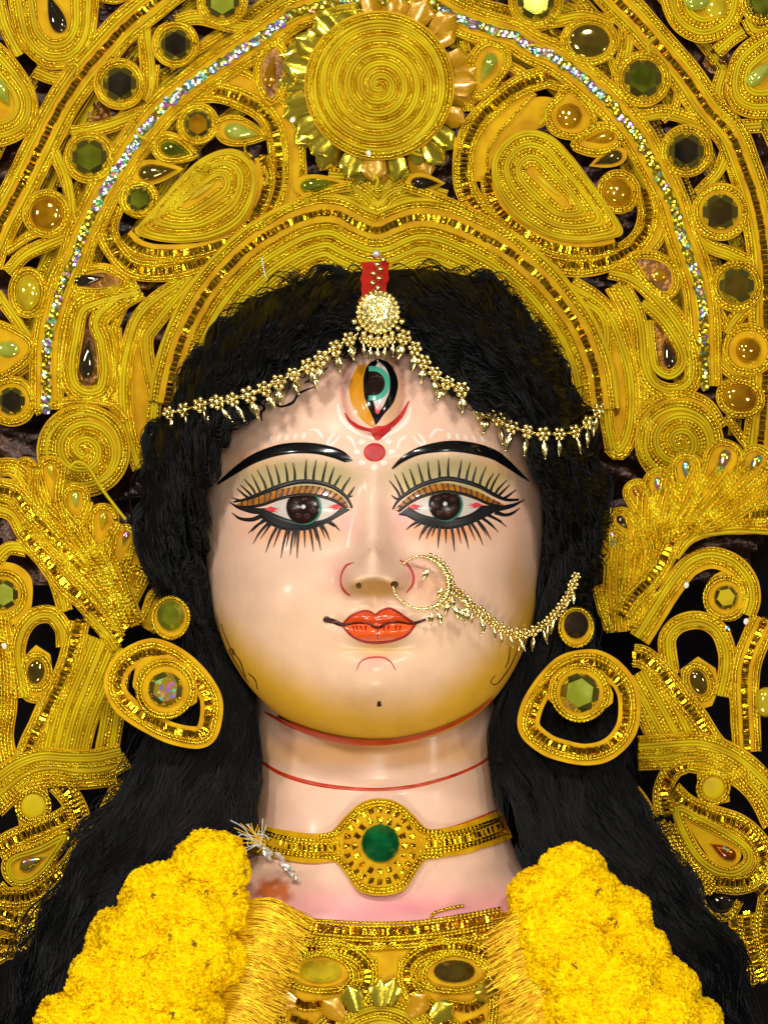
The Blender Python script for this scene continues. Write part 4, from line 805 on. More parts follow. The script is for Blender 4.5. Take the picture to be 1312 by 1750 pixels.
mb = MB(); fill(mb, np.array([(34, 1340), (80, 1340), (88, 1380), (78, 1412), (34, 1416), (28, 1380)]), wd_, .004); band(circ(57, 1377, 27), 'gg', wd_, None, closed=True, h=.005, mb=mb, board=False); o = mb.build('jewel_setting', LM, lw_); gem(57, 1377, 20, 20, 0, 'round', M['cord'], wd_, .0045, o, hgt=.12)
lb([(-5, 1453), (23, 1437), (57, 1422), (91, 1408), (122, 1392)], 'ggTgg', h=.006); lb([(98, 1338), (120, 1362), (135, 1395), (141, 1430), (128, 1470), (90, 1506), (50, 1532), (10, 1534), (-8, 1520)], 'ggTgg', h=.008)
lb([(112, 1428), (69, 1448), (23, 1464), (12, 1483), (21, 1503), (42, 1508), (70, 1492), (98, 1455)], 'yyg', closed=True, h=.010); mb = MB(); fill(mb, smooth_path([(98, 1436), (40, 1460), (20, 1483), (36, 1500), (66, 1485)], 4, True)[:-1], wd_, .008); mb.build('felt_panel', LM, lw_); gem(56, 1474, 25, 16, 155-180, 'drop', G['holo'], wd_, .0085, lw_, hgt=.5)
lb([(208, 1336), (190, 1372), (170, 1412), (152, 1446)], 'gTg', h=.006)
for k in range(4): lb([(-5, 1562+k*26), (30, 1556+k*20), (54, 1536+k*14), (62-k*8, 1560+k*22)], 'ggg', h=.003+.0007*k); lb([(-5, 1556+k*26), (26, 1570+k*20)], 'T', h=.008)
gem(44, 1570, 9, 9, 0, 'hex', G['holofire'], wd_, .008, lw_)
rw_ = wing('gold corded wing right of the face with a scalloped shell fan on top')
def rb(p, l, **k): return band(p, l, wd_, rw_, **k)
for tp, bs, w_, g in (((1120, 806), (1142, 890), 44, 'holo'), ((1172, 778), (1172, 872), 42, 'holo'), ((1248, 758), (1204, 858), 56, 'holo'), ((1304, 770), (1250, 852), 46, 'holo'), ((1080, 826), (1118, 905), 34, 'amber'), ((1050, 876), (1100, 940), 36, 'dark'), ((1332, 800), (1290, 850), 40, 'holo')): finger(tp, bs, w_, g, rw_, wd_, h=.010)
for k, (S_, E_) in enumerate((((1104, 838), (1112, 936)), ((1148, 820), (1126, 926)), ((1196, 808), (1142, 918)), ((1240, 806), (1160, 908)), ((1282, 802), (1184, 900)), ((1318, 818), (1214, 892)))):
    m_ = ((S_[0]*.5+E_[0]*.5)-6, S_[1]*.45+E_[1]*.55+4); rb([S_, m_, E_], 'G G G G', h=.0115+.0008*k, pad=1)
for k in range(3): rb([(1168, 880-k*2), (1210, 856-k*8), (1262, 842-k*10), (1320, 838-k*12)], 'yyg', h=.006+.001*k)
rb([(1062, 1050), (1081, 1021), (1122, 975), (1154, 914), (1185, 897), (1228, 884), (1320, 876)], 'ggTgg', h=.012); rb([(1150, 950), (1172, 920), (1202, 906), (1260, 900), (1320, 902)], 'gggy', h=.008); rb([(1120, 1010), (1098, 1040), (1080, 1072)], 'gggg', h=.006)
rb([(1058, 868), (1056, 930), (1052, 1000), (1058, 1080)], 'G G G G', h=.004); rb([(1086, 880), (1086, 935), (1080, 990), (1070, 1050)], 'G G G G', h=.006); rb([(1112, 900), (1112, 945), (1096, 985)], 'gggg', h=.008)
gem(1048, 915, 8, 22, 0, 'oval', G['holo'], wd_, .006, rw_); rb([(1034, 900), (1030, 940), (1044, 980)], 'gg', h=.005); rb([(1020, 1000), (1030, 1040), (1042, 1075)], 'ggg', h=.004)
rb([(1092, 1092), (1124, 1042), (1150, 1002), (1180, 966), (1215, 954), (1250, 965), (1274, 992), (1280, 1024), (1272, 1050)], 'gyyggf', h=.008)
mb = MB(); fill(mb, smooth_path([(1228, 978), (1262, 978), (1276, 1010), (1268, 1050), (1240, 1062), (1208, 1046), (1204, 1004)], 4, True)[:-1], wd_, .005); band(circ(1238, 1022, 34), 'gg', wd_, None, closed=True, h=.006, mb=mb, board=False); o = mb.build('jewel_setting', LM, rw_); gem(1240, 1021, 21, 21, 20, 'hex', G['yellow'], wd_, .0055, o)
gem(1243, 1076, 9, 9, 30, 'drop', G['holofire'], wd_, .004, rw_)
rb([(1146, 1152), (1139, 1112), (1141, 1086), (1160, 1066), (1195, 1060), (1225, 1076), (1241, 1110), (1241, 1150), (1232, 1190)], 'ggyyg', h=.007)
mb = MB(); fill(mb, np.array([(1192, 1122), (1222, 1142), (1228, 1176), (1216, 1206), (1192, 1214), (1164, 1186), (1162, 1144)]), wd_, .004); band(circ(1193, 1166, 22, 30, rot=-25), 'gg', wd_, None, closed=True, h=.005, mb=mb, board=False); o = mb.build('jewel_setting', LM, rw_); gem(1193, 1166, 14, 22, -22, 'oval', G['brown'], wd_, .0045, o)
rb([(1082, 1120), (1100, 1124), (1130, 1150), (1160, 1190), (1190, 1226), (1215, 1265), (1232, 1284)], 'ggTgg', h=.010)
rb([(1096, 1146), (1120, 1190), (1145, 1236), (1164, 1276)], 'gyyggyyggyyg', h=.006); rb([(1088, 1190), (1100, 1225), (1122, 1275)], 'yygg', h=.004)
rb([(1090, 1276), (1150, 1272), (1200, 1271), (1250, 1290), (1290, 1320), (1320, 1352)], 'ggyygg', h=.013); rb([(1090, 1298), (1140, 1296), (1175, 1287), (1220, 1291), (1260, 1316), (1304, 1366)], 'gyyggg', h=.010)
rb([(1306, 1058), (1278, 1123), (1271, 1169), (1273, 1226), (1276, 1285)], 'ggfTfgg', h=.008); gem(1308, 1200, 20, 26, 0, 'oval', G['yellow'], wd_, .006, rw_, hgt=.8)
mb = MB(); fill(mb, np.array([(1190, 1318), (1244, 1324), (1246, 1370), (1222, 1376), (1192, 1366)]), wd_, .004); band(circ(1218, 1346, 25), 'gg', wd_, None, closed=True, h=.005, mb=mb, board=False); o = mb.build('jewel_setting', LM, rw_); gem(1218, 1346, 18, 18, 0, 'round', M['cord'], wd_, .0045, o, hgt=.12)
rb([(1136, 1392), (1132, 1350), (1148, 1316), (1168, 1305)], 'ggTg', h=.007); rb([(1146, 1352), (1170, 1374), (1210, 1394), (1258, 1408), (1290, 1434), (1304, 1466), (1296, 1496), (1266, 1510), (1226, 1508)], 'ggTgg', h=.009); rb([(1175, 1302), (1240, 1314), (1288, 1352), (1320, 1408)], 'gyyggg', h=.006)
rb([(1158, 1386), (1195, 1402), (1241, 1427), (1274, 1451), (1277, 1474), (1252, 1491), (1216, 1482), (1184, 1449)], 'yyg', closed=True, h=.011); mb = MB(); fill(mb, smooth_path([(1170, 1396), (1220, 1424), (1264, 1455), (1252, 1480), (1215, 1470)], 4, True)[:-1], wd_, .008); mb.build('felt_panel', LM, rw_); gem(1234, 1454, 26, 16, 30+180, 'drop', G['holofire'], wd_, .0085, rw_, hgt=.5)
for k in range(4): rb([(1128+k*10, 1402+k*3), (1142+k*9, 1440+k*2), (1172+k*10, 1488), (1206+k*12, 1530-k*4)], 'gg', h=.003+.0007*k)
rb([(1196, 1538), (1214, 1564), (1246, 1566), (1264, 1540)], 'gg', h=.006); gem(1234, 1544, 20, 14, 0, 'oval', G['dark'], wd_, .004, rw_)
rb([(1080, 1352), (1098, 1376), (1112, 1402)], 'gTg', h=.004)
rb([(1266, 1562), (1274, 1620), (1296, 1680)], 'gTggT', h=.006); rb([(1288, 1520), (1320, 1480)], 'gggT', h=.008); rb([(1312, 1530), (1304, 1590), (1320, 1660)], 'gTgg', h=.004)

# ------------------------------------------------------------------ earrings
def ed_(px, py): return .0+.04*np.abs((px-648)/650.)+.0*py-.05
def earring(label, outl, inner, cen, rin, g, kind, gr, topper):
    t = thing('earring', label, 'earring', Vector(W(cen[0], cen[1]-80, .0)), 'round crescent earrings')
    out = np.array(outl, float); X = smooth_path(outl, 1.5, True); T, N = frame(X, True)
    s = -1 if ((X+N*5-np.array(cen))**2).sum() > ((X-N*5-np.array(cen))**2).sum() else 1
    I_ = X[:-1]+s*N[:-1]*20; kw = 41; I_ = np.stack([np.convolve(np.concatenate([I_[-20:, c], I_[:, c], I_[:20, c]]), np.ones(kw)/kw, 'valid') for c in (0, 1)], -1)
    I_ = np.array(cen)*-.03+I_*1.03; Xm = smooth_path(I_[::16], 1.5, True)
    T2, N2 = frame(Xm, True); s2 = 1 if ((Xm+N2*5-np.array(cen))**2).sum() > ((Xm-N2*5-np.array(cen))**2).sum() else -1
    ln = 'fggTf'; band(Xm, ln if s2 < 0 else ln[::-1], ed_, t, name='hoop', closed=True, smoothp=False, h=.004, pad=1) if 0 else band(Xm, ln[::-1] if s2 > 0 else ln, ed_, t, name='hoop', closed=True, smoothp=False, h=.004, pad=1)
    mb = MB(); o = np.array(inner, float); fill(mb, resn(np.concatenate([o, o[:1]]), 60)[:-1]*.93+np.array(cen)*.07-[0, 3], ed_, .009)
    band(circ(cen[0], cen[1], rin), 'gg', ed_, None, closed=True, h=.010, mb=mb, board=False); o = mb.build('disc', LM, t)
    gem(cen[0], cen[1], gr, gr, 8, kind, G[g], ed_, .0094, o)
    x, y_, rx, ry, g2 = topper; mb = MB(); fill(mb, circ(x, y_+4, rx*1.35, ry*1.45, 40), ed_, .006); band(circ(x, y_+4, rx*1.3, ry*1.35), 'g', ed_, None, closed=True, h=.007, mb=mb, board=False); o = mb.build('stud', LM, t)
    gem(x, y_, rx, ry, 0, 'facet', G[g2], ed_, .0064, o, hgt=.7)
earring('yellow crescent earring hanging in the hair left of the jaw', [(268, 1090), (319, 1113), (352, 1146), (377, 1180), (380, 1221), (369, 1262), (342, 1279), (288, 1271), (241, 1248), (201, 1219), (181, 1190), (178, 1158), (200, 1117), (235, 1096)],
        [(246, 1122), (290, 1118), (330, 1140), (342, 1178), (341, 1205), (312, 1224), (280, 1232), (252, 1216), (232, 1190), (222, 1174), (228, 1140)], (283, 1178), 46, 'holo', 'hex', 30, (292, 1052, 24, 26, 'green'))
earring('yellow crescent earring hanging in the hair right of the jaw', [(1023, 1110), (1060, 1134), (1088, 1170), (1092, 1234), (1073, 1274), (1040, 1300), (989, 1307), (932, 1291), (898, 1268), (883, 1241), (894, 1194), (922, 1150), (963, 1116)],
        [(955, 1142), (1000, 1134), (1036, 1152), (1052, 1190), (1050, 1206), (1026, 1226), (996, 1242), (962, 1224), (940, 1208), (930, 1196), (936, 1162)], (990, 1184), 46, 'lime', 'hex', 34, (984, 1068, 22, 24, 'dark'))

# ------------------------------------------------------------------ forehead chain
sp = bmesh.new(); bmesh.ops.create_icosphere(sp, subdivisions=2, radius=1); SV = np.array([v.co[:] for v in sp.verts]); SF = np.array([[v.index for v in f.verts] for f in sp.faces]); sp.free()
def ball(mb, c, r, m=0): mb.add(np.asarray(c)+SV*r, t=SF, m=m)
def leafdrop(mb, L, wd, m=0, z0=0.):
    V = []; rs = [(0, .18), (.12, .5), (.35, 1), (.6, .85), (.82, .4), (.93, .2), (1, .02)]
    for z, q in rs:
        for k in range(8): a = k*PI/4; V.append((wd*q*math.cos(a), wd*.5*q*math.sin(a), z0-z*L))
    mb.add(V, grid_q(7, 8, cm=True), m=m); ball(mb, (0, 0, z0-L), wd*.30, m)
def pend_mesh(L, wd, br, nm='floret_link'):
    mb = MB(); ball(mb, (0, -br*.8, 0), br*1.1)
    for k in range(6): a = k*PI/3; ball(mb, (br*1.75*math.cos(a), 0, br*1.75*math.sin(a)), br*.85)
    leafdrop(mb, L, wd, z0=-br*2.2); return mb.build(nm, [M['chain']], link=False)
PL, PS = pend_mesh(.026, .0086, .0056), pend_mesh(.030, .0054, .0052)
fc = thing('forehead_chain', 'polished gold hair chain with round textured disc and little leaf drops across forehead', 'jewellery', (0, -.1, .3))
def cdp(px, py):
    a, b = float(adep(px, py)), float(bdep(px, py)); return a if a > b-.004 else a-.032
def cdm(px, py): return min(cdp(px, py), *(cdp(px+u, py+v)+.004 for u, v in ((-13, 0), (13, 0), (0, -13), (0, 12))))
def chain_along(path, step, par, meshes, lift, dl, tilt=.25, cordr=.0016, nm='floret_link', rotf=None, fine=True):
    X = smooth_path(path, 1.5); Y = np.array([(cdm if fine else cdp)(*p) for p in X[::4]]); Y = np.interp(np.arange(len(X)), np.arange(0, len(X), 4), np.convolve(np.pad(Y, 4, 'edge'), np.ones(9)/9, 'valid'))-lift
    P3 = W(X[:, 0], X[:, 1], Y); mb = MB(); n = len(P3); a = np.linspace(0, 2*PI, 6, endpoint=False)
    T = np.gradient(P3, axis=0); T /= np.linalg.norm(T, axis=1)[:, None]; s = np.cross(T, [0, 1, 0]); s /= np.linalg.norm(s, axis=1)[:, None]
    R = cordr*(.7+.5*np.abs(np.sin(np.arange(n)*.9)))
    mb.add(P3[:, None]+R[:, None, None]*(np.cos(a)[None, :, None]*s[:, None]+np.sin(a)[None, :, None]*np.array([0, -1, 0])), grid_q(n, 6, cm=True)); mb.build('link_wire', [M['chain']], par)
    idx = np.arange(step/3, n*1.5, step)/1.5
    for k in idx:
        i = int(k)
        if i >= n: break
        me = meshes(X[i]); s_ = RNG.uniform(.9, 1.1)
        mw = Matrix.Translation(Vector(P3[i])+Vector((0, -dl, 0))) @ Matrix.Rotation(RNG.normal(rotf(X[i]) if rotf else 0, tilt), 4, 'Y') @ Matrix.Rotation(RNG.normal(0, .3), 4, 'Z') @ Matrix.Rotation(RNG.normal(-.1, .15), 4, 'X') @ Matrix.Scale(s_, 4)
        put(nm, me, par, mw)
chain_along([(280, 706), (310, 702), (345, 692), (400, 682), (440, 668), (480, 650), (512, 633), (548, 612), (582, 588), (612, 570)], 28, fc, lambda p: PL if p[0] > 400 else PS, .007, .003, .2, rotf=lambda p: -.3)
chain_along([(684, 570), (704, 588), (730, 624), (760, 650), (795, 668), (828, 695), (862, 722), (900, 737), (945, 742), (985, 736), (1012, 714), (1030, 690)], 27, fc, lambda p: PL if p[0] < 850 else PS, .007, .003, .2, rotf=lambda p: .3 if p[0] < 780 else 0.)
dc = W(646, 534, min(cdp(x, 540) for x in (620, 646, 672))-.018); mb = MB(); a = np.linspace(0, 2*PI, 40, endpoint=False); rs = np.linspace(0, 1, 14)
V = np.stack([np.stack([.036*r_*np.cos(a), -.008*np.sqrt(max(0, 1-r_*r_))-.0014*np.maximum(0, np.sin(a*round(2+r_*14))*np.sin(r_*30))*(r_ < .97), .036*r_*np.sin(a)], -1) for r_ in rs]); mb.add(V+dc, grid_q(14, 40, cm=True))
for r_, n_, b_ in ((.034, 26, .0036), (.026, 18, .0034), (.017, 12, .0034), (.008, 6, .0034)):
    for k in range(n_): a_ = 2*PI*k/n_; ball(mb, dc+np.array([r_*math.cos(a_), -.0085*math.sqrt(1-(r_/.037)**2)-.001, r_*math.sin(a_)]), b_)
ball(mb, dc+np.array([0, -.009, 0]), .004); mb.build('disc', [M['chain']], fc)
for k in range(9):
    a_ = -PI/2+(k-4)*.30; p = dc+np.array([.043*math.cos(a_), .0, .043*math.sin(a_)]); mb = MB(); ball(mb, p, .0055); mb.build('bead', [M['chain']], fc)
    if 1 < k < 7: put('leaf_drop', PS, fc, Matrix.Translation(Vector(p)+Vector((0, .004, -.008))) @ Matrix.Scale(.72, 4) @ Matrix.Rotation(RNG.normal(0, .15), 4, 'Y'))
mb = MB()
for k in range(9): ball(mb, W(645+RNG.normal(0, 3)+(5 if k % 2 else -5), 436+k*8, .02-.012*k-.012), .0055)
mb.build('bead_cluster', [M['chain']], fc); mb = MB(); ball(mb, W(643, 434, .0), .007); mb.build('bead', [M['silver']], fc)
# ------------------------------------------------------------------ nose ring with its chain to the ear
PLn, PSn = pend_mesh(.019, .0062, .0042), pend_mesh(.024, .0040, .0040)
nr = thing('nose_ring', 'beaded gold hoop through the nose with a leafy chain to the ear', 'jewellery', (.05, -.2, -.1))
P2 = smooth_path([(688, 964), (700, 955), (718, 951), (742, 958), (760, 976), (767, 1000), (760, 1022), (740, 1037), (712, 1040), (690, 1030), (676, 1016), (671, 1001)], 1.2); n = len(P2); u = np.linspace(0, 1, n)
yb = min(cdp(740, 1000), cdp(700, 1010)); Y = np.interp(u, [0, .3, .6, 1], [cdp(690, 964)-.006, yb-.024, yb-.028, cdp(674, 1000)-.004])
P3 = W(P2[:, 0], P2[:, 1], Y); mb = MB(); a = np.linspace(0, 2*PI, 8, endpoint=False); T = np.gradient(P3, axis=0); T /= np.linalg.norm(T, axis=1)[:, None]; s = np.cross(T, [0, 1, 0]); s /= np.linalg.norm(s, axis=1)[:, None]
fat = np.interp(u, [0, .12, .25, .45, .6, .7, 1], [1, 1.1, 2.8, 3.4, 2.6, 1.2, 1.]); R = .0018*fat*(.75+.4*np.abs(np.sin(np.arange(n)*.62)))
mb.add(P3[:, None]+R[:, None, None]*(np.cos(a)[None, :, None]*s[:, None]+np.sin(a)[None, :, None]*np.array([0, -1, 0])), grid_q(n, 8, cm=True)); mb.build('hoop', [M['chain']], nr)
mb = MB()
for k in range(14): i = int(n*(.20+.42*k/13)); q = P3[i]+s[i]*.0062*(1 if k % 2 else 1); ball(mb, q, .0034)
mb.build('bead_row', [M['chain']], nr)
mb = MB(); leafdrop(mb, .020, .0055); LF = mb.build('leaf_drop', [M['chain']], link=False)
for (x, y_, r_) in ((732, 972, .5), (756, 1004, .45), (738, 1046, .15), (748, 1046, -.3), (772, 1020, -.1), (778, 1036, -.2), (790, 1040, .1), (800, 1044, .25), (766, 1030, .3)):
    put('leaf_drop', LF, nr, Matrix.Translation(Vector(W(x, y_, yb-.024))) @ Matrix.Rotation(r_, 4, 'Y'))
chain_along([(768, 1005), (784, 1014), (800, 1030), (818, 1044), (840, 1062), (868, 1078), (898, 1082), (925, 1070), (948, 1050), (966, 1026), (976, 1004), (986, 978)], 15, nr, lambda p: PLn if p[0] < 800 else PSn, .011, .002, .25, fine=False, cordr=.0013)

# ------------------------------------------------------------------ choker
ck = thing('choker', 'gold mirror work choker round the neck with a green centre stone', 'necklace', (0, -.02, -.57))
def kd(px, py): return bdep(px, py)
band([(412, 1420), (440, 1432), (480, 1443), (530, 1450), (590, 1447)], 'fggTggf', kd, ck, name='collar_band', h=.006); band([(712, 1445), (760, 1440), (805, 1430), (848, 1415), (866, 1408)], 'fggTggf', kd, ck, name='collar_band', h=.006)
MO = [(536, 1430), (566, 1420), (590, 1394), (616, 1372), (648, 1364), (682, 1372), (708, 1394), (730, 1416), (764, 1422), (764, 1462), (732, 1466), (712, 1490), (690, 1521), (650, 1531), (612, 1522), (588, 1490), (568, 1470), (536, 1464)]
mb = MB(); X = smooth_path(MO, 4, True)[:-1]; kf = np.array([float(kd(650, 1366)), float(kd(650, 1446)), float(kd(650, 1534))]); KD = lambda px, py: np.interp(py, [1366, 1446, 1534], kf)+.0000030*(px-650)**2-.008
fill(mb, X, KD, .010); c_ = X.mean(0)
for t_ in (.93, .86): R = c_+(X-c_)*t_; sweep(mb, np.concatenate([R, R[:1]]), 0, 3.2, 'g', KD, .010, True)
mdl = mb.build('pendant', LM, ck)
CHIP = MB(); CHIP.add([(-.004, 0, -.006), (.004, 0, -.006), (.0052, 0, .006), (-.0052, 0, .006), (-.003, -.0018, -.004), (.003, -.0018, -.004), (.004, -.0026, .0045), (-.004, -.0014, .0045)], [(4, 5, 6, 7), (0, 1, 5, 4), (1, 2, 6, 5), (2, 3, 7, 6), (3, 0, 4, 7)]); CHIP = CHIP.build('mirror_chip', [M['tooth']], smooth=False, link=False)
for rx, ry, n_ in ((56, 62, 24), (42, 45, 16)):
    for k in range(n_):
        a_ = 2*PI*k/n_; x, y_ = 649+rx*math.cos(a_), 1446+ry*math.sin(a_)
        put('mirror_chip', CHIP, mdl, Matrix.Translation(Vector(W(x, y_, float(KD(x, y_))-.0105))) @ Matrix.Rotation(a_+PI/2+RNG.normal(0, .12), 4, 'Y') @ Matrix.Rotation(RNG.normal(0, .2), 4, 'X') @ Matrix.Rotation(RNG.normal(0, .2), 4, 'Z'))
gem(650, 1441, 33, 33, 0, 'facet', G['emerald'], KD, .011, mdl, name='emerald', hgt=.5)
# ------------------------------------------------------------------ bodice
bo = thing('bodice', 'gold embroidered bodice front below the pink painted collarbone', 'garment', (0, -.1, -.9))
bf = float(bdep(np.linspace(450, 890, 12)[:, None], np.linspace(1580, 1780, 9)[None]).min())
def od(px, py): return bdep(px, py)-.010
mb = MB(); X = np.concatenate([smooth_path([(430, 1545), (475, 1570), (540, 1582), (610, 1588), (680, 1588), (760, 1580), (840, 1566), (905, 1545)], 8), [(960, 1800), (380, 1800)]]); fill(mb, resn(np.concatenate([X, X[:1]]), 120)[:-1], od, 0, thick=.02, rings=16); mb.build('felt_panel', LM, bo)
def ob(p, l, **k): return band(p, l, od, bo, board=False, h=.001+nexth()*.5, **k)
ob([(470, 1578), (540, 1592), (610, 1598), (680, 1598), (760, 1590), (860, 1572)], 'ggTggT'); ob([(480, 1606), (560, 1616), (640, 1620), (720, 1614), (800, 1604), (850, 1596)], 'gg')
for s, cx in ((-1, 548), (1, 776)):
    f = lambda L: [(cx+s*(548-x) if s > 0 else x, y_) for x, y_ in L]
    ob(f([(478, 1650), (510, 1626), (560, 1618), (606, 1634), (628, 1662), (618, 1700), (584, 1732), (548, 1764)]), 'ggTgg'); ob(f([(486, 1668), (520, 1634), (556, 1630), (590, 1646), (600, 1672), (582, 1694)]), 'gg')
    ob([(cx+62*math.cos(a_)*(1+.15*(math.cos(a_)*s < 0)), 1660+34*math.sin(a_)) for a_ in np.linspace(0, 2*PI, 16, endpoint=False)], 'gg', closed=True)
    mb = MB(); fill(mb, circ(cx, 1660, 50, 26, 30), od, .002, m=0); o = mb.build('jewel_setting', LM, bo); gem(cx, 1660, 36, 20, 0, 'facet', G['brown' if s > 0 else 'yellow'], od, .0025, o, hgt=.6)
    ob(f([(470, 1600), (478, 1680), (488, 1800)]), 'ggg'); ob(f([(640, 1640), (636, 1690), (600, 1740), (560, 1800)]), 'gg'); ob(f([(490, 1700), (520, 1720), (560, 1716)]), 'Tg'); ob(f([(500, 1740), (530, 1752)]), 'T')
ob([(580, 1780), (600, 1745), (650, 1728), (700, 1745), (720, 1780)], 'ggyyggyy'); ob([(610, 1800), (625, 1770), (650, 1762), (680, 1770), (692, 1800)], 'yyggyy')
for x, y_, rot, mt in ((610, 1728, -1.9, 'bright'), (650, 1720, -1.57, 'bright'), (662, 1716, -1.3, 'bright'), (700, 1735, -.9, 'amber'), (586, 1740, -2.4, 'amber'), (738, 1742, -.6, 'bright'), (812, 1700, -.2, 'bright'), (505, 1715, -2.9, 'amber')):
    put('mirror_petal', PA if mt == 'bright' else PB, bo, Matrix.Translation(Vector(W(x, y_, float(od(x, y_))-.012))) @ Matrix.Rotation(PI/2+rot, 4, 'Y') @ Matrix.Rotation(RNG.normal(-.15, .2), 4, 'X'))
band([(735, 1572), (742, 1560), (760, 1554), (792, 1547)], 'g', lambda a, b: bdep(a, b), bo, name='loose_cord', board=False, h=.002)
# ------------------------------------------------------------------ thread fringes beside the bodice
def fringe(label, P0, P1, dvec, n_, ln):
    t = thing('thread_fringe', label, 'fringe', Vector(W(*P0, -.12)), 'shiny gold thread fringes'); mb = MB(); P0, P1 = np.array(P0, float), np.array(P1, float)
    for k in range(n_):
        u = RNG.uniform(0, 1); b = P0+(P1-P0)*u+RNG.normal(0, 2, 2); L = ln*RNG.uniform(.75, 1.1); d = np.array(dvec)*L; m_ = b+d*.5+RNG.normal(0, 3, 2)+[0, -5+RNG.normal(0, 4)]; e = b+d+RNG.normal(0, 7, 2)+[0, 8+10*RNG.random()]
        X = smooth_path([b, m_, e], L/9); nn = len(X); T, N = frame(X, False); r_ = RNG.uniform(.5, 1.2); y0 = -.135-RNG.uniform(0, .022)
        lat = np.array([-1, 0, 1.]); px = X[:, 0:1]+N[:, 0:1]*lat*r_; py = X[:, 1:2]+N[:, 1:2]*lat*r_; y = y0-.010*np.sin(PI*np.linspace(0, 1, nn))[:, None]-.001*(1-np.abs(lat))
        mb.add(W(px, py, y), grid_q(nn, 3))
    o = mb.build('threads', [M['thread']], t); o['kind'] = 'stuff'
fringe('gold thread fringe between the left garland and the bodice', (420, 1540), (340, 1790), (.97, .14), 2600, 104)
fringe('gold thread fringe between the right garland and the bodice', (935, 1555), (1000, 1790), (-.96, .30), 2400, 104)
# ------------------------------------------------------------------ marigold garlands
def marigold(seed):
    R = np.random.default_rng(seed); b = bmesh.new(); bmesh.ops.create_icosphere(b, subdivisions=6, radius=1); V = np.array([v.co[:] for v in b.verts]); F = np.array([[v.index for v in f.verts] for f in b.faces]); b.free()
    def cells(n, jit):
        k = np.arange(n); z = 1-2*(k+.5)/n; r = np.sqrt(1-z*z); P = np.stack([r*np.cos(k*2.39996), r*np.sin(k*2.39996), z], -1)+R.normal(0, jit/math.sqrt(n), (n, 3)); P /= np.linalg.norm(P, axis=1)[:, None]
        d = np.empty(len(V)); d2 = np.empty(len(V)); idx = np.empty(len(V), int)
        for i in range(0, len(V), 4000):
            D_ = V[i:i+4000] @ P.T; o = np.argpartition(-D_, 1, axis=1)[:, :2]; a_ = np.take_along_axis(D_, o, 1); a_ = -np.sort(-a_, 1); d[i:i+4000] = np.arccos(np.clip(a_[:, 0], -1, 1)); d2[i:i+4000] = np.arccos(np.clip(a_[:, 1], -1, 1)); idx[i:i+4000] = D_.argmax(1)
        s_ = math.sqrt(4*PI/n); return d/s_, (d2-d)/s_, R.normal(0, 1, n)[idx]
    d1, e1, r1 = cells(560, .9); dd, e2, r2 = cells(2100, 1.0)
    h = 1+.06*np.sin(V[:, 0]*5+seed)*np.sin(V[:, 1]*6)+.04*np.sin(V[:, 2]*9+V[:, 0]*4)
    h += .075*np.sqrt(np.clip(e1*1.6, 0, 1))+.022*r1+.040*np.sqrt(np.clip(e2*1.5, 0, 1))+.012*r2-.10
    mb = MB(); mb.add(V*(h-.018)[:, None], t=F)
    k = np.arange(1500); z = 1-2*(k+.5)/1500; r = np.sqrt(1-z*z); P = np.stack([r*np.cos(k*2.39996), r*np.sin(k*2.39996), z], -1)+R.normal(0, .03, (1500, 3)); P /= np.linalg.norm(P, axis=1)[:, None]
    for d in P:
        up = np.array([0, 0, 1.]) if abs(d[2]) < .9 else np.array([1., 0, 0]); a = np.cross(d, up); a /= np.linalg.norm(a); b_ = np.cross(d, a); t = R.uniform(0, 2*PI); a, b_ = a*math.cos(t)+b_*math.sin(t), b_*math.cos(t)-a*math.sin(t)
        rad = (1+.06*math.sin(d[0]*5+seed)*math.sin(d[1]*6)+.04*math.sin(d[2]*9+d[0]*4))*R.uniform(.93, .99); s_ = R.uniform(.045, .075); Vv = []
        for row, (hh, wv, fw) in enumerate(((-.06, .6, 0), (.015, 1., .02), (.035, .9, .065))):
            for j in range(4):
                q = j/1.5-1; Vv.append(d*(rad+hh+R.uniform(-.012, .012)*(row == 2))+a*q*s_*wv+b_*(fw+.5*s_*q*q))
        mb.add(Vv, grid_q(3, 4), m=1 if R.random() < .3 else 0)
    return mb.build('marigold', [M['marigold'], M['marigold2']], smooth=True, link=False)
MG = [marigold(s) for s in (1, 2, 3)]
def garland(label, spots):
    t = thing('marigold_garland', label, 'garland', Vector(W(*spots[0][:2], -.1)), 'yellow marigold garlands')
    for i, (x, y_, r_, yy) in enumerate(spots):
        s_ = r_/1000*(D+yy)/D*.90
        yy += .016*(i % 2); put('marigold', MG[(i+1) % 3], t, Matrix.Translation(Vector(W(x+RNG.normal(0, 10), y_+RNG.normal(0, 10), yy+.055))) @ Matrix.Rotation(RNG.uniform(0, 6), 4, 'Y') @ Matrix.Rotation(PI/2, 4, 'X') @ Matrix.Scale(s_*.95, 4))
        put('marigold', MG[i % 3], t, Matrix.Translation(Vector(W(x, y_, yy))) @ Matrix.Rotation(RNG.uniform(0, 6), 4, 'Y') @ Matrix.Rotation(PI/2+RNG.normal(0, .35), 4, 'X') @ Matrix.Rotation(RNG.uniform(0, 6), 4, 'Z') @ Matrix.Diagonal((s_*RNG.uniform(.96, 1.06), s_*RNG.uniform(.96, 1.06), s_*.82, 1)))
def calyx(t, pts):
    for x, y_, yy in pts:
        mb = MB()
        for k in range(9): a_ = RNG.uniform(0, 2*PI); q = RNG.uniform(0, .005); ball(mb, W(x, y_, yy+.012)+np.array([q*math.cos(a_), RNG.normal(0, .002), q*math.sin(a_)]), RNG.uniform(.0010, .0022))
        mb.build('dry_calyx', [M['stem']], t)
    return t
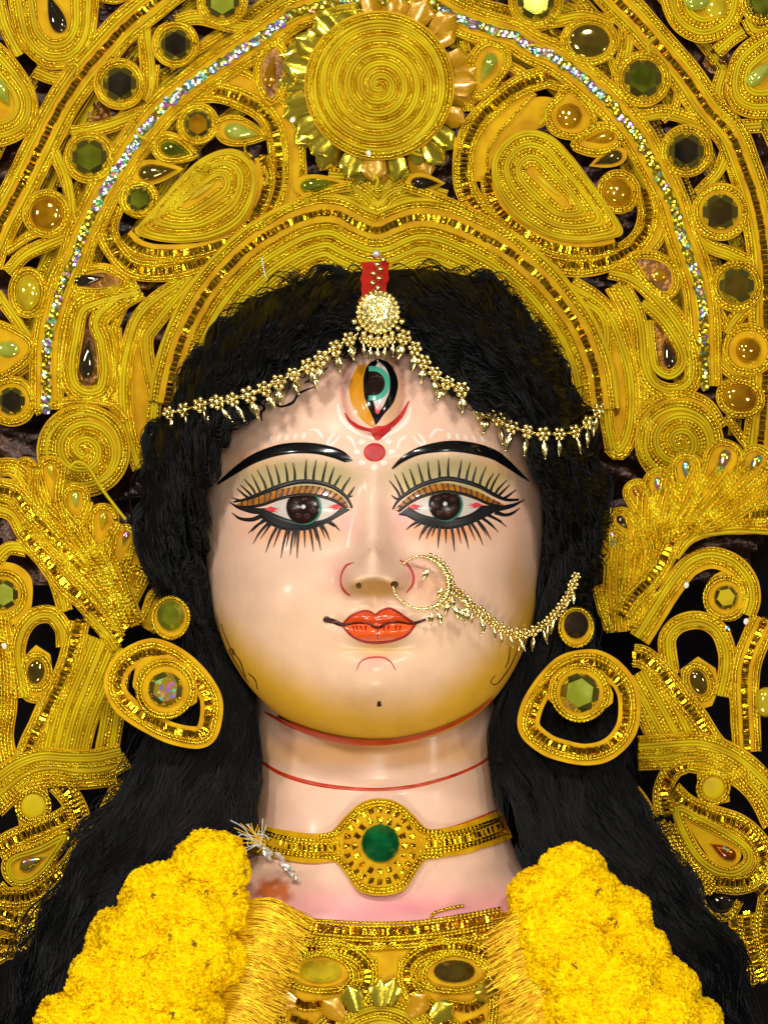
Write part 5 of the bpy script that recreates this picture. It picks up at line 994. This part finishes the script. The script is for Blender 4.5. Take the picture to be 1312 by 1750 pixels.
garland('thick marigold garland over the shoulder at the left, beside the silver tinsel', [(362, 1482, 74, -.14), (366, 1552, 70, -.16), (272, 1538, 72, -.16), (330, 1560, 62, -.19), (330, 1628, 80, -.19), (226, 1612, 74, -.18), (372, 1640, 56, -.17), (290, 1694, 82, -.22), (176, 1682, 68, -.19), (232, 1680, 60, -.22), (120, 1752, 66, -.2), (205, 1768, 80, -.23), (300, 1788, 84, -.22), (340, 1735, 50, -.2), (90, 1820, 60, -.2)])
calyx(bpy.data.objects['marigold_garland'], [(420, 1492, -.19), (352, 1524, -.232), (402, 1528, -.215), (290, 1600, -.25), (262, 1530, -.235), (332, 1612, -.262), (355, 1650, -.262), (295, 1735, -.29)])
garland('thick marigold garland over the shoulder at the right, beside the dark hair', [(978, 1500, 68, -.14), (925, 1540, 62, -.16), (1010, 1548, 66, -.17), (960, 1596, 76, -.19), (1060, 1572, 62, -.16), (1000, 1650, 82, -.21), (1092, 1630, 66, -.17), (940, 1650, 48, -.18), (1060, 1690, 76, -.21), (1135, 1690, 66, -.18), (990, 1712, 60, -.2), (1040, 1760, 84, -.23), (1130, 1750, 76, -.2), (1180, 1765, 66, -.18), (1000, 1780, 60, -.2), (1220, 1815, 60, -.18)])
calyx(bpy.data.objects['marigold_garland.001'], [(1022, 1520, -.235), (1042, 1570, -.235), (1020, 1526, -.235), (1110, 1680, -.25), (1052, 1580, -.235), (982, 1650, -.285)])
# ------------------------------------------------------------------ small loose things
cl = thing('tinsel_clip', 'crumpled silver tinsel clip pinned at the left end of the choker', 'clip', Vector(W(470, 1465, -.05)))
for k in range(7):
    u = k/6; x, y_ = 446+u*54+RNG.normal(0, 5), 1446+u*48+RNG.normal(0, 5); mb = MB(); yy = float(bdep(max(x, 450), y_))-.024-.004*(k % 2)
    V = []; r_ = np.array([.2, .8, 1, .8, .9, .5]); ax = np.array([.74+.2*RNG.normal(), .1*RNG.normal(), -.66]); ax /= np.linalg.norm(ax); s1 = np.cross(ax, [0, 1, 0]); s1 /= np.linalg.norm(s1); s2 = np.cross(ax, s1); c0 = W(x, y_, yy)
    for j, q in enumerate(r_):
        for i in range(6): a_ = i*PI/3; V.append(c0+ax*(j-2.5)*.0045+(s1*math.cos(a_)+s2*math.sin(a_))*.0055*q*RNG.uniform(.7, 1.2))
    mb.add(V, grid_q(6, 6, cm=True)); mb.build('tinsel_piece', [M['silver']], cl, smooth=False)
mb = MB()
for k in range(26): b = np.array([446., 1440.])+RNG.normal(0, 8, 2); e = b+[RNG.uniform(-60, 10), RNG.uniform(-46, 20)]; X = smooth_path([b, (b+e)/2+RNG.normal(0, 6, 2), e], 4); T, N = frame(X, False); px = X[:, 0:1]+N[:, 0:1]*np.array([-.8, .8]); py = X[:, 1:2]+N[:, 1:2]*np.array([-.8, .8]); mb.add(W(px, py, -.09-.015*RNG.random()), grid_q(len(X), 2), m=k % 2)
o = mb.build('tinsel_strands', [M['silver'], M['thread']], cl); o['kind'] = 'stuff'
lt = thing('loose_thread', 'loose yellow cord trailing across the small left coil', 'cord', Vector(W(130, 790, .16))); band([(120, 800), (130, 790), (148, 796), (168, 826), (190, 856), (214, 888)], 'y', lambda a, b: .12+0*a, lt, name='cord', board=False)
pn = thing('steel_pin', 'small steel pin stuck in the crown band above the left hair', 'pin', Vector(W(452, 460, .12))); mb = MB(); V = [np.array(W(448+u*6, 444+u*30, .185-.01*u))+np.array([.0013*math.cos(a_), .0013*math.sin(a_), 0]) for u in (0, .5, 1) for a_ in np.linspace(0, 5.24, 6)]; mb.add(V, grid_q(3, 6, cm=True)); ball(mb, W(448, 443, .185), .003); mb.build('shaft', [M['silver']], pn)
for i, (x, y_, d_, par) in enumerate(((1023, 621, cd, crown), (205, 1215, ed_, None), (8, 1104, wd_, lw_), (1274, 1062, wd_, rw_), (1172, 1000, wd_, rw_), (630, 262, cd, crown), (116, 806, cd, crown), (500, 205, cd, crown))):
    if par is None: continue
    mb = MB(); ball(mb, (0, 0, 0), 1); o = mb.build('glue_blob', [M['glue']], par, link=False); put('glue_blob', o, par, Matrix.Translation(Vector(W(x, y_, float(d_(x, y_))-.036 if (x, y_) == (630, 262) else float(d_(x, y_))-.016))) @ Matrix.Diagonal((.0045, .0015, .006, 1)) @ Matrix.Rotation(RNG.uniform(0, 3), 4, 'Y'))
